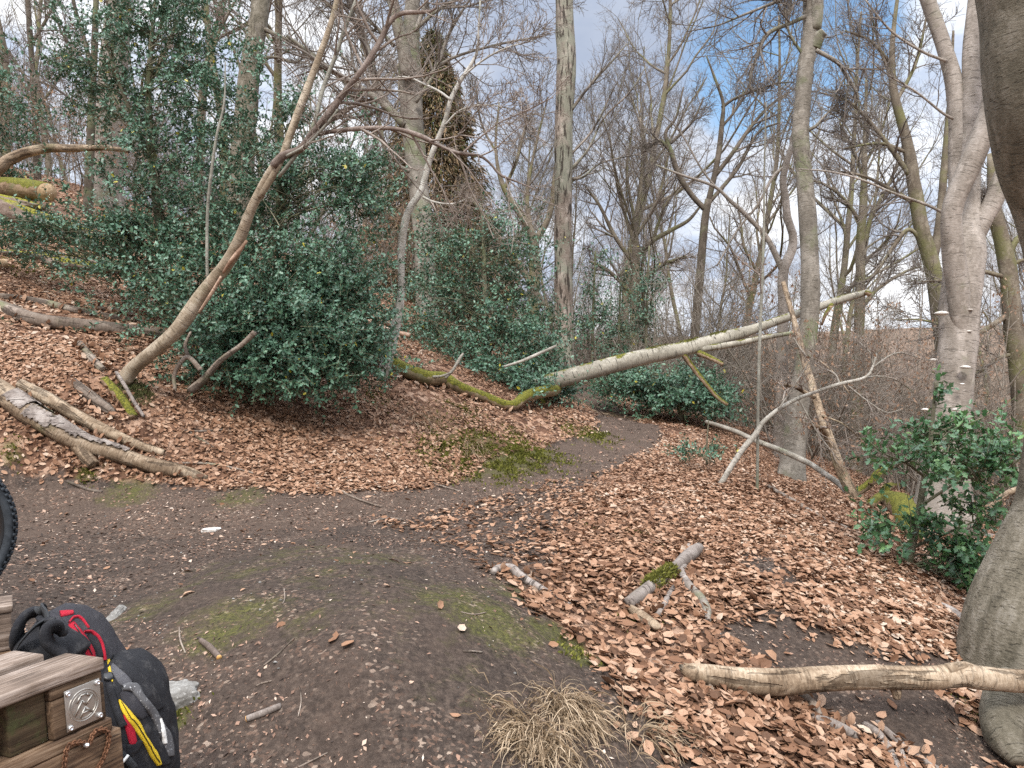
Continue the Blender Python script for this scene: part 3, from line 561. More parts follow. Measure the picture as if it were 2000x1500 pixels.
# ------------------------------------------------------------------ trees traced at their own distance
def branches(lines, K=9):
    a = [resample(*spline(*px_line(l), 30), K) for l in lines]; return np.stack([q[0] for q in a]), np.stack([q[1] for q in a])
def tree(name, label, mat, twigmat, trunks, limbs=(), spr=(), tspr=(), base=None, cat='tree', group=None, sides=14, lump=0.1, m=40, limbmat=None, cap=True, leaves=0, ragged=0.0):
    """trunks, limbs: pixel lines with depth; spr / tspr: growth levels on limbs / trunks; > trunk, branches, twigs"""
    b = base if base is not None else P(*[trunks[0][0][k] for k in (0, 1, 3)])
    t = thing(name, label, cat, b, group); g = Geo()
    for k, l in enumerate(trunks):
        a, r = px_line(l)
        if k == 0:                                            # the stem goes down into the ground
            z0 = height(a[0][0], a[0][1])[0] - .15
            if a[0][2] > z0 + .2: a = [np.array([a[0][0], a[0][1], z0])] + a; r = [r[0] * 1.15] + r
        limb(g, a, r, m=m, n=sides, lump=lump, cap=cap, ragged=ragged)
    g.build('trunk', mat, t)
    if limbs:
        for l in limbs: limb(Geo(), *px_line(l), m=26, n=8, lump=0.12, into=('branch', limbmat or mat, t))
    g = Geo(); last = None
    if spr and limbs: last = twigs(g, *branches(limbs), spr)
    if tspr: last = twigs(g, *branches(trunks), tspr)
    if g.n: g.build('twigs', twigmat, t)
    if leaves and last is not None: dry_leaves(t, last, leaves)
    return t
def dry_leaves(t, last, n, ln=0.048):
    Pp, Rp = last; i = rng.integers(0, len(Pp), n); k = rng.integers(1, Pp.shape[1], n); p = Pp[i, k] + rng.normal(size=(n, 3)) * 0.01
    g = Geo(); L = ln * (0.6 + 0.6 * rng.random(n)); leaf_cards(g, p, rng.normal(size=(n, 3)) + np.array([0, 0, -1.2]), rng.normal(size=(n, 3)), L, L * 0.3, SIMPLE, SIMPLE_F, 0.4, 0.4); g.build('dry_leaves', M['dryleaf'], t)
L_ = lambda d, *q: [(a, b, c, d) for a, b, c in q]
def far_d(l, d0, d1): return [(q[0], q[1], q[2], d0 + (d1 - d0) * i / (len(l) - 1)) for i, q in enumerate(l)]
lv = lambda n, **k: dict(n=n, **k)
FINE = [lv(8, s0=.2, ratio=.5, ang=(25, 60), K=6, up=.05, wig=.16, rmin=.007), lv(7, s0=.15, ratio=.5, ang=(25, 60), K=5, wig=.18, up=.03, rmin=.0055), lv(5, s0=.15, ratio=.45, ang=(25, 60), K=4, wig=.15, rmin=.0045, lmin=.12)]

tree('beech_tree', 'pale grey straight beech trunk behind the left side of the tall holly', M['beech_pale'], M['twig_pale'],
     [L_(16, (216,440,70), (210,380,58), (214,280,54), (222,130,51), (234,0,46), (244,-180,42), (250,-420,34))],
     [L_(16, (236,-20,14), (180,-120,11), (110,-220,8), (60,-300,4)), L_(16, (238,-60,14), (320,-120,10), (400,-260,6))], FINE)
tree('beech_tree', 'brownish beech trunk leaning right behind the crown of the tall holly', M['beech_dark'], M['twig'],
     [far_d([(462,560,52), (468,400,48), (478,250,43), (490,120,38), (505,40,36), (513,-40,34), (530,-250,28), (540,-420,20)], 16, 17)],
     [L_(16.5, (512,55,9), (560,78,8), (602,100,8), (650,140,7), (700,185,5), (745,215,4)), L_(16.5, (500,115,8), (540,112,6), (575,122,5), (602,106,3))], FINE)
tree('beech_tree', 'tall beech forking into two stems left of the brown conifer', M['beech'], M['twig'],
     [far_d([(838,700,50), (832,560,42), (826,450,38), (815,340,38), (806,245,42), (800,140,44), (802,90,34), (806,0,30), (812,-160,24), (820,-380,16)], 14, 15), far_d([(799,150,30), (785,80,24), (768,0,21), (750,-140,17), (730,-330,12)], 14.2, 14)],
     [L_(14.3, (790,245,17), (772,225,15), (740,195,14), (700,170,13), (660,145,11), (630,130,9), (600,100,7), (560,70,5)), L_(14.4, (765,215,15), (740,180,13), (731,150,12), (722,110,11), (708,65,11), (690,40,9), (655,22,6), (620,-10,4)),
      L_(14, (800,335,8), (780,325,7), (755,318,6), (720,322,4)), L_(14.2, (812,200,8), (850,140,7), (880,60,6), (930,-20,4)), L_(14, (820,170,8), (870,120,6), (960,90,5), (1060,70,3)), L_(14.6, (770,90,8), (720,40,7), (640,-10,5)), L_(14, (808,60,8), (870,10,7), (950,-20,5), (1040,-30,3)),
      L_(14, (812,60,9), (860,-60,7), (930,-140,5)), L_(14, (752,-120,9), (660,-180,6), (570,-260,4))],
     [lv(12, s0=.12, ratio=.5, ang=(20, 60), K=7, up=.0, wig=.15, rmin=.006), lv(8, s0=.1, ratio=.5, ang=(25, 60), K=5, wig=.18, up=.0, rmin=.0048), lv(6, s0=.15, ratio=.45, ang=(25, 60), K=4, wig=.15, rmin=.004, lmin=.15)])
tree('dead_tree', 'tall bare dead trunk with split peeling brown bark in the middle', M['dead'], M['twig'],
     [far_d([(1104,790,50), (1102,720,42), (1101,620,37), (1100,480,35), (1100,350,35), (1101,240,36), (1106,140,38), (1106,95,38), (1103,50,36), (1102,0,35), (1101,-150,33), (1100,-330,26)], 16, 17)],
     [L_(16.4, (1116,215,7), (1150,170,5), (1195,120,4), (1225,85,2)), L_(16.4, (1116,330,6), (1150,290,5), (1180,230,4), (1230,180,3), (1262,130,2)), L_(16.4, (1117,300,5), (1160,250,4), (1200,170,3)), L_(16.4, (1116,350,6), (1140,345,5), (1175,318,3), (1250,300,2))],
     [lv(8, s0=.2, ratio=.45, ang=(20, 50), K=6, wig=.12, up=.1, rmin=.004), lv(7, s0=.15, ratio=.45, ang=(20, 55), K=4, wig=.12, up=.08, rmin=.003), lv(4, ratio=.4, K=4, rmin=.0025, lmin=.1)], lump=0.08)
tree('beech_tree', 'slender beech trunk with a broken knob near the top, right of the blue sky', M['beech'], M['twig'],
     [far_d([(1543,962,76), (1546,935,56), (1549,890,46), (1556,820,42), (1564,760,40), (1574,690,37), (1581,620,35), (1583,540,35), (1581,470,34), (1576,400,33), (1570,330,31), (1563,260,31), (1568,190,29), (1575,120,29), (1584,70,32), (1584,30,28), (1580,-30,25), (1575,-150,22), (1565,-330,16)], 10.5, 11.2),
      far_d([(1590,92,26), (1600,72,22), (1610,62,16)], 11, 10.9), far_d([(1592,60,22), (1596,20,24), (1597,-40,22), (1605,-200,18), (1625,-380,12)], 11, 11)],
     [L_(11, (1573,32,9), (1545,45,8), (1503,63,8), (1485,90,7), (1475,120,6), (1464,157,5), (1473,185,3)), L_(11, (1535,40,6), (1545,0,5), (1530,-40,4)), L_(11, (1576,0,8), (1540,-5,7), (1500,10,6), (1450,30,5), (1400,50,3), (1340,62,2)), L_(10.8, (1594,98,9), (1636,122,8), (1650,142,8), (1664,165,7), (1676,190,5), (1678,240,3)),
      L_(11, (1578,255,7), (1595,245,6), (1612,225,4), (1640,200,3)), L_(11, (1572,-60,8), (1480,-70,7), (1390,-40,5), (1310,10,3)), L_(11, (1598,-60,8), (1690,-80,6), (1760,-40,4)), L_(11, (1570,110,6), (1540,60,5), (1532,0,4))],
     [lv(10, s0=.15, ratio=.55, ang=(20, 60), K=7, up=.0, wig=.17, rmin=.005), lv(7, s0=.1, ratio=.5, ang=(25, 60), K=5, wig=.18, up=.0, rmin=.004), lv(5, s0=.15, ratio=.45, ang=(25, 60), K=4, wig=.15, rmin=.0035, lmin=.12)])
tw = tree('beech_tree', 'pale beech with twisted crossing stems and white bracket fungi on the right slope', M['beech_pale'], M['twig'],
     [far_d([(1838,1040,130), (1842,960,96), (1850,880,80), (1858,800,74), (1866,710,70), (1874,620,70), (1880,550,74), (1884,500,77), (1886,460,68), (1888,420,50), (1891,370,42), (1895,310,38), (1896,250,36), (1899,170,35), (1898,100,34), (1904,40,34), (1912,-40,32), (1925,-240,26)], 8.3, 9.0),
      far_d([(1880,680,30), (1870,560,42), (1861,480,38), (1858,425,36), (1866,388,38), (1885,345,40), (1905,300,41), (1924,250,41), (1938,200,40), (1950,120,38), (1965,0,36), (1990,-200,30)], 8.4, 8.1),
      far_d([(1888,560,40), (1874,400,38), (1874,310,40), (1877,255,40), (1872,215,36), (1860,150,30), (1845,95,28), (1828,45,27), (1812,0,26), (1780,-120,22), (1740,-280,15)], 8.8, 9.1),
      far_d([(1888,570,40), (1900,480,36), (1920,430,33), (1940,395,32), (1958,345,31), (1975,300,29), (2010,230,26)], 8.6, 8.5)],
     [L_(8.8, (1862,232,6), (1840,220,5), (1790,180,4), (1740,150,3), (1700,120,2)), L_(8.6, (1850,420,6), (1810,400,6), (1740,375,5), (1680,350,4), (1620,335,3), (1560,330,2)), L_(8.9, (1850,120,6), (1800,100,5), (1740,60,4), (1690,0,3))],
     [lv(9, s0=.2, ratio=.5, ang=(20, 60), K=6, up=.0, wig=.15, rmin=.003), lv(6, s0=.15, ratio=.45, K=5, wig=.16, rmin=.0025), lv(4, ratio=.4, K=4, rmin=.002, lmin=.08)], sides=20, lump=0.09)
def on_tree(px, py, d): return P(px, py, d)
def fungus(t, px, py, wpx, d, ang):
    r = wpx * d / FPX / 2; c = P(px, py, d); g = Geo(); n = 14; V, F = [], []
    prof = [(0.0, -.05), (.55, -.32), (.9, -.16), (1.0, .02), (.8, .2), (.4, .36), (0, .42)]
    for (q, z) in prof:
        for k in range(n):
            a = math.pi * 2 * k / n; V.append(c + r * np.array([q * math.cos(a) * (1 + .08 * math.sin(3 * a)), q * math.sin(a), z * 0.9]))
    V = np.array(V); i = np.arange(len(V)).reshape(len(prof), n); j = np.roll(i, -1, 1); g.add(V, [np.stack([i[:-1], i[1:], j[1:], j[:-1]], -1).reshape(-1, 4)]); g.build('bracket_fungus', M['fungus'], t)
for q in [(1840,612,26,8.35), (1894,605,12,8.3), (1892,647,12,8.3), (1898,678,12,8.4), (1824,703,16,8.3), (1886,717,20,8.15), (1880,750,10,8.1), (1808,800,16,8.2), (1868,800,16,8.05), (1910,530,10,8.5)]: fungus(tw, *q, 0)

g = Geo()
hb = G(2010, 1425)
t = thing('beech_tree', 'huge dark beech trunk with a swollen grey foot at the right edge', 'tree', hb)
limb(g, [P(2050,1560,3.4), P(2040,1430,3.45), P(2030,1330,3.5), P(2036,1220,3.52), P(2068,1110,3.56), P(2100,1000,3.6), P(2118,850,3.6), P(2128,680,3.6), P(2126,520,3.55), P(2106,400,3.5), P(2082,300,3.45), P(2068,200,3.4), P(2060,100,3.4), P(2056,0,3.4), P(2025,-200,3.4), P(2010,-500,3.4)],
     [.46, .375, .345, .32, .285, .25, .24, .24, .245, .255, .275, .28, .285, .285, .28, .26], m=110, n=44, lump=0.05, lf=3.0)
g.build('trunk', M['beech_dark'], t)
g = Geo(); limb(g, [P(1985,1350,3.2), P(1965,1400,3.1), P(1965,1440,3.0), P(1990,1490,2.9)], [.12, .10, .08, .03], m=20, n=14); limb(g, [P(1920,1340,3.5), P(1900,1365,3.6), P(1885,1385,3.7)], [.1, .06, .02], m=14, n=12); g.build('root', M['beech_dark'], t)
g = Geo(); Pp, Rp = branches([L_(3.5, (2040,-420,60), (1700,-700,40), (1300,-900,25), (900,-1000,10)), L_(3.5, (2010,-480,60), (2000,-900,40), (1900,-1300,20)), L_(3.6, (2100,-420,60), (2500,-800,40), (2900,-1100,20))])
for k in range(3): V, F, tc = tubes(Pp[k:k+1], Rp[k:k+1], 8); g.add(V, F, tc=tc)
twigs(g, Pp, Rp, FINE[:2]); g.build('crown', M['twig'], t)

# the leaning curved young tree over the bank
t8 = [(243,742,30.6,6.7), (262,718,27.4,6.68), (300,685,26,6.6), (345,645,27.4,6.55), (395,575,27.4,6.5), (440,520,26,6.4), (465,475,23.4,6.3), (490,410,18.9,6.2), (518,355,18.2,6.15), (540,318,16.9,6.1)]
t = thing('leaning_tree', 'tan crooked young tree leaning right over the leafy bank and forking', 'tree', P(243,742,6.7)); g = Geo()
limb(g, *px_line(t8), m=70, n=16, lump=0.09, lf=9)
limb(g, *px_line([(508,385,12.8,6.15), (545,320,14.4,6.1), (566,265,15.2,6.1), (590,200,14.4,6.1), (620,120,12.8,6.1), (640,65,11.2,6.1), (655,15,10.4,6.1), (665,-40,8.8,6.1), (690,-160,5.6,6.1)]), m=40, n=12)
g.build('trunk', M['curved'], t)
LM = [[(535,325,20,6.1), (552,305,18,6.08), (585,292,16,6.05), (608,265,15,6.0), (625,243,14,6.0), (652,208,13,5.95), (675,178,12,5.95), (702,143,11,5.9), (728,105,11,5.9), (745,75,11,5.9), (765,38,11,5.9), (790,25,9,5.9), (820,24,7,5.9), (850,18,5,5.9), (855,-10,3,5.9)],
      [(608,265,9,6.0), (640,258,9,6.0), (680,253,9,5.98), (730,250,9,5.95), (775,252,9,5.9), (820,265,9,5.9), (850,280,8,5.9), (885,296,8,5.85), (905,300,7,5.85), (938,305,6,5.85), (958,320,5,5.85), (978,342,5,5.85), (1012,356,3,5.85), (1050,372,2,5.85)],
      [(545,345,8,6.1), (580,300,8,6.05), (608,255,8,6.05), (618,225,8,6.05), (632,170,8,6.1), (655,110,8,6.1), (672,60,7,6.1), (695,0,6,6.1), (720,-90,4,6.1)],
      [(768,36,6,5.9), (760,10,5,5.9), (740,-30,4,5.9)], [(405,548,6,6.45), (404,480,6,6.45), (406,400,6,6.45), (415,320,6,6.4), (424,260,5,6.4), (438,200,4,6.4), (440,120,2,6.4)],
      [(903,300,4,5.85), (930,275,4,5.85), (975,240,3,5.85), (1030,215,3,5.85), (1080,190,2,5.85)], [(560,305,7,6.05),(600,282,6,5.98),(640,240,5,5.95),(660,214,4,5.93)]]
for l in LM[:2] + LM[5:6]: limb(Geo(), *px_line(l), m=40, n=8, lump=0.15, lf=14, into=('branch', M['redbranch'], t))
for l in LM[2:5] + LM[6:]: q = Geo(); limb(q, *px_line(l), m=30, n=7); q.build('shoot', M['greenpole'], t)
g = Geo(); twigs(g, *branches([l for i, l in enumerate(LM) if i != 4], 12), [lv(13, s0=.2, ratio=.42, ang=(25, 65), K=6, up=.02, wig=.15, rmin=.0032), lv(6, s0=.15, ratio=.45, K=5, wig=.17, up=0, rmin=.0026), lv(3, ratio=.4, K=4, rmin=.0022, lmin=.05)]); g.build('twigs', M['twig_pale'], t)
g = Geo(); limb(g, *px_line([(482,470,6,6.235), (466,492,10,6.25), (450,512,9,6.30), (436,532,5,6.36)]), m=16, n=8, lump=.2, lf=20); limb(g, *px_line([(432,540,6,6.37), (412,575,8,6.425), (388,612,5,6.46)]), m=16, n=8, lump=.2); g.build('bark_wound', M['pinklog'], t)
g = Geo(); b0 = G(262, 770); th_ = rng.random(900) * 6.28; rr_ = rng.random(900) ** .6; x = b0[0] + .16 * rr_ * np.cos(th_); y = b0[1] + .14 * rr_ * np.sin(th_)
leaf_cards(g, np.stack([x, y, height(x, y) + .05 * (1 - rr_)], 1), rng.normal(size=(900, 3)) * .5 + [0, -.2, .6], rng.normal(size=(900, 3)), np.full(900, .05), np.full(900, .004), SIMPLE, SIMPLE_F); g.build('moss_collar', M['conifer_green'], t)

tree('birch_sapling', 'thin silvery wavy sapling right of the tall holly', M['silver'], M['twig_pale'],
     [far_d([(745,740,26), (757,700,22), (770,650,21), (779,605,17), (784,560,14), (783,510,14), (785,470,15), (792,430,15), (803,402,14), (822,375,13), (832,340,12), (840,310,11), (855,272,10), (870,235,10), (880,195,9), (895,165,8), (908,145,8), (925,118,7), (933,95,5), (935,50,4), (938,0,3)], 8.6, 8.2)],
     [far_d([(826,385,5), (850,395,4), (885,398,3), (920,385,2)], 8.4, 8.3), far_d([(880,195,5), (860,180,5), (830,165,4), (790,150,3), (740,160,2)], 8.2, 8.3), far_d([(905,148,5), (940,120,4), (985,95,3), (1040,80,2)], 8.2, 8.1), far_d([(868,245,4), (900,215,4), (950,205,3), (1010,215,2)], 8.2, 8.1)],
     [lv(14, s0=.15, ratio=.6, K=6, up=.02, wig=.15, rmin=.0042), lv(8, ratio=.45, K=5, wig=.15, rmin=.0032), lv(4, ratio=.4, K=4, rmin=.0028, lmin=.06)], sides=12)
tree('thin_pole', 'very thin upright grey sapling in front of the leaning dead trunk', M['greenpole'], M['twig_pale'], [L_(7.2, (1480,860,6), (1481,760,6), (1484,660,6), (1488,560,6), (1492,450,5), (1493,330,4), (1496,200,3))], sides=8, m=24,
     tspr=[lv(7, s0=.35, ratio=.16, ang=(25, 60), K=5, rmin=.002), lv(4, ratio=.4, K=4, rmin=.0015)], cat='sapling')

# fallen and leaning timber
F1 = [(1040,760,35.9,10.4), (1080,745,33.5,10.45), (1140,728,32.8,10.55), (1200,712,32.8,10.7), (1260,697,31.2,10.8), (1310,687,29.6,10.9), (1360,675,28.1,11.0), (1405,662,25,11.1), (1450,650,21.8,11.2), (1490,637,17.9,11.3), (1530,623,15.6,11.4), (1580,606,14.8,11.5), (1640,586,14.8,11.6), (1672,577,13.3,11.65), (1696,570,10.9,11.7)]
t = thing('fallen_tree', 'grey fallen beech trunk lying slanted across above the path, forked at its upper end', 'fallen tree', P(1060,760,10.4)); g = Geo()
limb(g, *px_line(F1), m=90, n=20, lump=0.07, ragged=.05); limb(g, *px_line([(1370,682,12.716,10.95), (1410,676,11.764,10.95), (1450,669,11.288,11), (1490,660,10.268,11), (1525,654,8.84,11), (1550,650,6.868,11)]), m=30, n=14, ragged=.05); g.build('trunk', M['fallen'], t)
ST = ('stub', M['halfmoss'], t); limb(Geo(), *px_line([(1335,692,11,10.9), (1355,720,10,10.9), (1375,745,9,10.8), (1400,775,8,10.75), (1420,790,7,10.7)]), m=24, n=8, ragged=.02, into=ST); limb(Geo(), *px_line([(1365,690,14,10.9), (1390,700,10,10.7), (1412,712,8,10.6)]), m=14, n=8, into=ST); limb(Geo(), *px_line([(1690,570,8,11.6), (1700,575,10,11.6)]), m=6, n=8, into=ST); limb(Geo(), *px_line([(1625,595,9,11.5), (1612,615,7,11.4), (1605,635,4,11.4)]), m=8, n=8, into=ST)
g = Geo(); N = 700; k = rng.integers(0, len(F1), N); f = rng.random(N); A, Rr = spline(*px_line(F1[4:9]), 60); c = np.array([8, 26, 44])[rng.integers(0, 3, N)] + rng.integers(-5, 6, N); c = np.clip(c, 0, 59); a = rng.normal(size=N) * .5
nn = np.stack([-np.sin(a) * .3, -np.sin(a) * .9, np.cos(a)], 1); leaf_cards(g, A[c] + nn * (Rr[c] * .98)[:, None], nn + rng.normal(size=(N, 3)) * .5, rng.normal(size=(N, 3)), np.full(N, .03), np.full(N, .006), SIMPLE, SIMPLE_F); g.build('moss_tuft', M['mossblade'], t)

L1 = [(1676,985,23.8,8.5), (1660,955,22.1,8.55), (1640,912,20.5,8.65), (1620,858,18.9,8.8), (1602,805,17.2,9.0), (1585,750,15.6,9.3), (1572,705,13.9,9.6), (1560,660,11.5,9.9), (1548,615,9.8,10.2), (1538,580,9,10.4), (1530,552,8.2,10.5)]
t = tree('leaning_dead_tree', 'thin dead pale trunk leaning left against the fallen beech', M['log'], M['twig_pale'], [L1],
     [[(1616,850,11,8.8), (1605,838,11,8.75), (1590,832,9,8.7), (1568,826,6,8.65)], [(1592,775,9,9.1), (1575,768,9,9.1), (1555,757,8,9.05), (1532,752,5,9)], [(1570,690,5,9.6), (1600,705,4,9.3), (1625,725,4,9.2), (1640,742,3,9.2), (1660,770,2,9.1)], [(1606,812,4,8.9),(1650,830,3,8.6),(1690,868,2,8.5)]],
     [lv(7, s0=.3, ratio=.7, K=6, up=0, wig=.2, rmin=.0025), lv(5, ratio=.5, K=5, wig=.18, rmin=.002), lv(3, ratio=.4, K=4, rmin=.002, lmin=.06)], sides=14, ragged=.03, leaves=160)
tree('forked_tree', 'slim pale tree forking just above the fallen trunk, beside the slender beech', M['beech_pale'], M['twig'],
     [L_(12.2, (1524,800,24), (1527,700,22), (1529,600,20), (1530,530,20), (1546,490,17), (1549,460,15), (1538,425,15), (1534,385,14), (1529,350,13), (1540,305,11), (1548,280,9)), L_(12.2, (1532,535,15), (1518,505,12), (1498,465,10), (1471,434,9), (1445,408,8), (1426,392,7), (1395,364,6), (1335,343,5), (1280,322,3))],
     [L_(12.2, (1547,300,6), (1545,270,5), (1560,230,4), (1580,170,3)), L_(12.2, (1540,320,6), (1510,345,6), (1480,400,5), (1440,450,4), (1400,520,3)), L_(12.2, (1400,368,5), (1370,330,4), (1330,260,3), (1290,220,2))],
     [lv(9, s0=.15, ratio=.5, K=6, wig=.18, up=0, rmin=.003), lv(6, ratio=.45, K=5, wig=.18, up=0, rmin=.0028), lv(4, ratio=.4, K=4, rmin=.0025, lmin=.1)])
t = tree('fallen_branch', 'pale arching branch with tangled twigs stuck in leaves beside the leaning dead trunk', M['greypale'], M['twig_pale'],
     [far_d([(1406,948,11.2), (1418,928,10.5), (1432,905,10.5), (1455,872,10.5), (1476,848,10.5), (1490,825,9), (1520,800,8.2), (1555,780,7.5), (1600,763,6.8), (1640,750,6.8), (1690,737,5.2), (1705,715,3.8), (1712,690,3)], 7.0, 7.5)],
     [far_d([(1690,738,4), (1715,735,3), (1750,742,3), (1790,770,2)], 7.5, 7.6), far_d([(1640,750,4), (1630,730,4), (1600,715,3), (1570,690,3), (1550,660,2)], 7.4, 7.5), far_d([(1650,748,3), (1690,780,3), (1730,805,2), (1760,800,2)], 7.4, 7.3), far_d([(1705,712,3), (1700,690,3), (1680,670,2)], 7.5, 7.6), far_d([(1560,780,4), (1600,850,3), (1640,900,2)], 7.3, 7.2), far_d([(1700,720,3), (1750,690,3), (1800,700,2)], 7.5, 7.7), far_d([(1520,800,4), (1560,740,3), (1590,690,2)], 7.2, 7.2)],
     [lv(9, s0=.15, ratio=.6, ang=(25, 70), K=7, up=0, wig=.2, rmin=.002), lv(7, ratio=.5, K=6, wig=.2, up=0, rmin=.0017), lv(4, ratio=.45, K=4, wig=.2, rmin=.0015, lmin=.06)], cat='branch', leaves=220)
BANK = []
def timber(name, label, cat, lines, mat, sink=0.3, n=16, lump=0.1, ragged=0.02, parts=(), group=None, m=50):
    """pieces on the ground; lines: [[(px,py,w[,lift])..]..]"""
    A = [on_ground(l, sink) for l in lines]; t = thing(name, label, cat, A[0][0][0], group); g = Geo()
    for a, r in A: limb(g, a, r, m=m, n=n, lump=lump, lf=9, ragged=ragged)
    g.build('wood', mat, t)
    for a, r in A: BANK.append((a, r, sink))
    return t
def d_line(l): return px_line(l)
def timber_d(name, label, cat, lines, mat, n=14, lump=0.1, ragged=0.02, m=50, stubs=()):
    t = thing(name, label, cat, P(lines[0][0][0], lines[0][0][1], lines[0][0][3])); g = Geo()
    for l in lines: limb(g, *px_line(l), m=m, n=n, lump=lump, lf=9, ragged=ragged)
    g.build('wood', mat, t); return t
timber_d('fallen_branch', 'long thin pale branch lying downhill to the foot of the leaning dead trunk', 'branch', [far_d([(1380,824,7), (1430,840,9), (1480,862,10), (1535,884,11), (1580,905,11), (1610,925,11), (1635,942,11), (1655,962,10)], 10.6, 8.6)], M['greypale'])
timber_d('fallen_branch', 'brown mossy broken branch propped right of the leaning dead trunk foot', 'branch', [far_d([(1655,972,14), (1690,952,16), (1715,930,15), (1740,910,12)], 8.6, 8.9), far_d([(1700,945,9), (1708,925,7), (1722,915,5)], 8.6, 8.7)], M['halfmoss'])
timber_d('fallen_branch', 'tan broken branch poking up from behind the right holly at the frame edge', 'branch', [far_d([(1910,1015,10), (1940,985,11), (1975,960,11), (2030,945,10)], 6.2, 6.4)], M['log'])
timber('fallen_branch', 'low thin greyish branch on the slope above the young holly', 'branch', [[(1440,915,7), (1500,950,9), (1560,985,10), (1620,1020,9), (1690,1040,8)]], M['greylog'])
timber('fallen_branch', 'dark thin branch at the base of the leaning dead trunk by the mossy root', 'branch', [[(1680,985,9), (1720,982,9), (1770,965,8)]], M['darkbark'])
timber('fallen_branch', 'thin dark twiggy branch lying among leaves in front of the long logs', 'branch', [[(1680,995,7), (1700,1020,6), (1715,1040,4)]], M['greylog'])

t = timber_d('log', 'smooth pale debarked log lying level across the front right, touching the huge beech', 'log', [far_d([(1335,1304,18), (1350,1312,34), (1385,1318,40), (1420,1324,44), (1470,1331,52), (1530,1332,53), (1600,1326,49), (1700,1322,48), (1800,1323,46), (1855,1320,46), (1882,1316,50), (1905,1322,48), (1960,1328,45), (2030,1332,45), (2150,1340,44)], 2.98, 3.0)], M['log'], n=24, m=120, lump=.045)
limb(Geo(), *px_line([(1745,1335,24, 2.99), (1750,1350,22, 2.99), (1752,1364,15, 2.99)]), m=10, n=12, lump=.1, into=('knot', M['log'], t)); limb(Geo(), *px_line([(1850,1308,24,2.98), (1878,1302,18,2.98), (1896,1306,10,2.98)]), m=12, n=12, lump=.1, into=('knot', M['log'], t))
t = timber('forked_branch', 'grey forked branch piece with a moss collar, lying in the leaves in the middle', 'branch', [[(1228,1178,22.8), (1245,1165,25.8), (1275,1142,24.3), (1300,1122,23.6), (1330,1098,24.3), (1352,1080,25.1), (1364,1072,22.8)], [(1335,1092,16.7), (1332,1120,15.2), (1350,1150,16.7), (1368,1168,17.5), (1380,1190,16.7), (1383,1212,11.4)], [(1322,1140,10.6), (1305,1165,12.2), (1290,1195,13.7), (1282,1200,9.1)], [(1348,1078,12.2), (1345,1066,9.9)]], M['greybranch'], sink=-.25, lump=.2)
g = Geo(); N = 1500; A, Rr = spline(*on_ground([(1268,1146,26), (1290,1131,26), (1312,1116,24)], 0), 30); c = rng.integers(0, 30, N); a = rng.normal(size=N) * .9; nn = np.stack([np.sin(a) * .7, -np.sin(a) * .7 - .15, np.cos(a)], 1)
leaf_cards(g, A[c] + nn * Rr[c][:, None] + rng.normal(size=(N, 3)) * .006, nn + rng.normal(size=(N, 3)) * .5, rng.normal(size=(N, 3)), np.full(N, .022), np.full(N, .005), SIMPLE, SIMPLE_F); g.build('moss_tuft', M['mossblade'], t)
timber('broken_wood', 'short yellowish split piece of wood with moss below the forked branch', 'wood piece', [[(1235,1190,16), (1255,1205,22), (1280,1222,18), (1290,1226,8)]], M['log'], sink=-.2)
timber('bent_branch', 'bent grey branch half buried in leaves at the edge of the bare soil', 'branch', [[(963,1117,12.5), (972,1111,15.6), (998,1110,18.7), (1012,1122,18.7), (1035,1137,15.6), (1075,1160,11.7), (1112,1180,7)]], M['greybranch'], sink=.1)
fl = timber('log', 'pale peeled log with flaking grey bark on the left bank, forked at its lower end', 'log', [[(-60,730,43.4), (0,765,44.8), (60,808,44.8), (110,838,43.4), (160,866,37.8), (215,882,32.2), (280,905,30.8), (340,918,28), (375,926,23.8), (402,934,11.2)], [(125,842,28), (150,868,28), (168,892,26.6), (182,908,23.8)]], M['log'], sink=.1, m=100, n=22)
def flake(a, r, s0, s1, t0, t1, out, parent, curl=.02):
    m, n = 18, 14; i = np.linspace(s0, s1, m); k = np.arange(len(a)); A = np.stack([np.interp(i, k, a[:, c]) for c in range(3)], 1); Rr = np.interp(i, k, r); T = nrm(np.gradient(A, axis=0)); U = nrm(np.cross(T, np.array([0, 0, 1.0]))); W = np.cross(U, T); V = []
    for lay in (0, -.004):
        for q in range(m):
            e = (rng.random(2) - .5) * .35
            for w in range(n):
                f = w / (n - 1); t = t0 + (t1 - t0) * f + (e[0] if f < .15 else e[1] if f > .85 else 0); o = out + lay + curl * abs(f - .5) ** 2 * 2 * (rng.random() * .4 + .8)
                V.append(A[q] + (U[q] * math.cos(t) + W[q] * math.sin(t)) * (Rr[q] * 1.04 + o) + T[q] * rng.normal() * .004)
    V = np.array(V); ix = np.arange(len(V)).reshape(2, m, n); F = [np.stack([z[:-1, :-1], z[:-1, 1:], z[1:, 1:], z[1:, :-1]], -1).reshape(-1, 4) for z in ix]; ed = np.concatenate([ix[:, 0, :], ix[:, 1:, -1], ix[:, -1, -2::-1], ix[:, -2:0:-1, 0]], 1); F.append(np.stack([ed[0], np.roll(ed[0], -1), np.roll(ed[1], -1), ed[1]], -1))
    Geo().add(V, F).build('bark_flake', M['greybranch'], parent, smooth=False)
fa, fr = spline(*on_ground([(-60,730,43.4), (0,765,44.8), (60,808,44.8), (110,838,43.4), (160,866,37.8), (215,882,32.2), (280,905,30.8), (340,918,28)], .1), 60)
for q in [(14, 20, .5, 1.9), (18, 25, 1.9, 3.3), (21, 28, .2, 1.3), (27, 35, .7, 2.0), (33, 41, .9, 2.2), (40, 47, 1.0, 1.9), (24, 29, 2.6, 3.6)]: flake(fa, fr, *q, .004, fl)
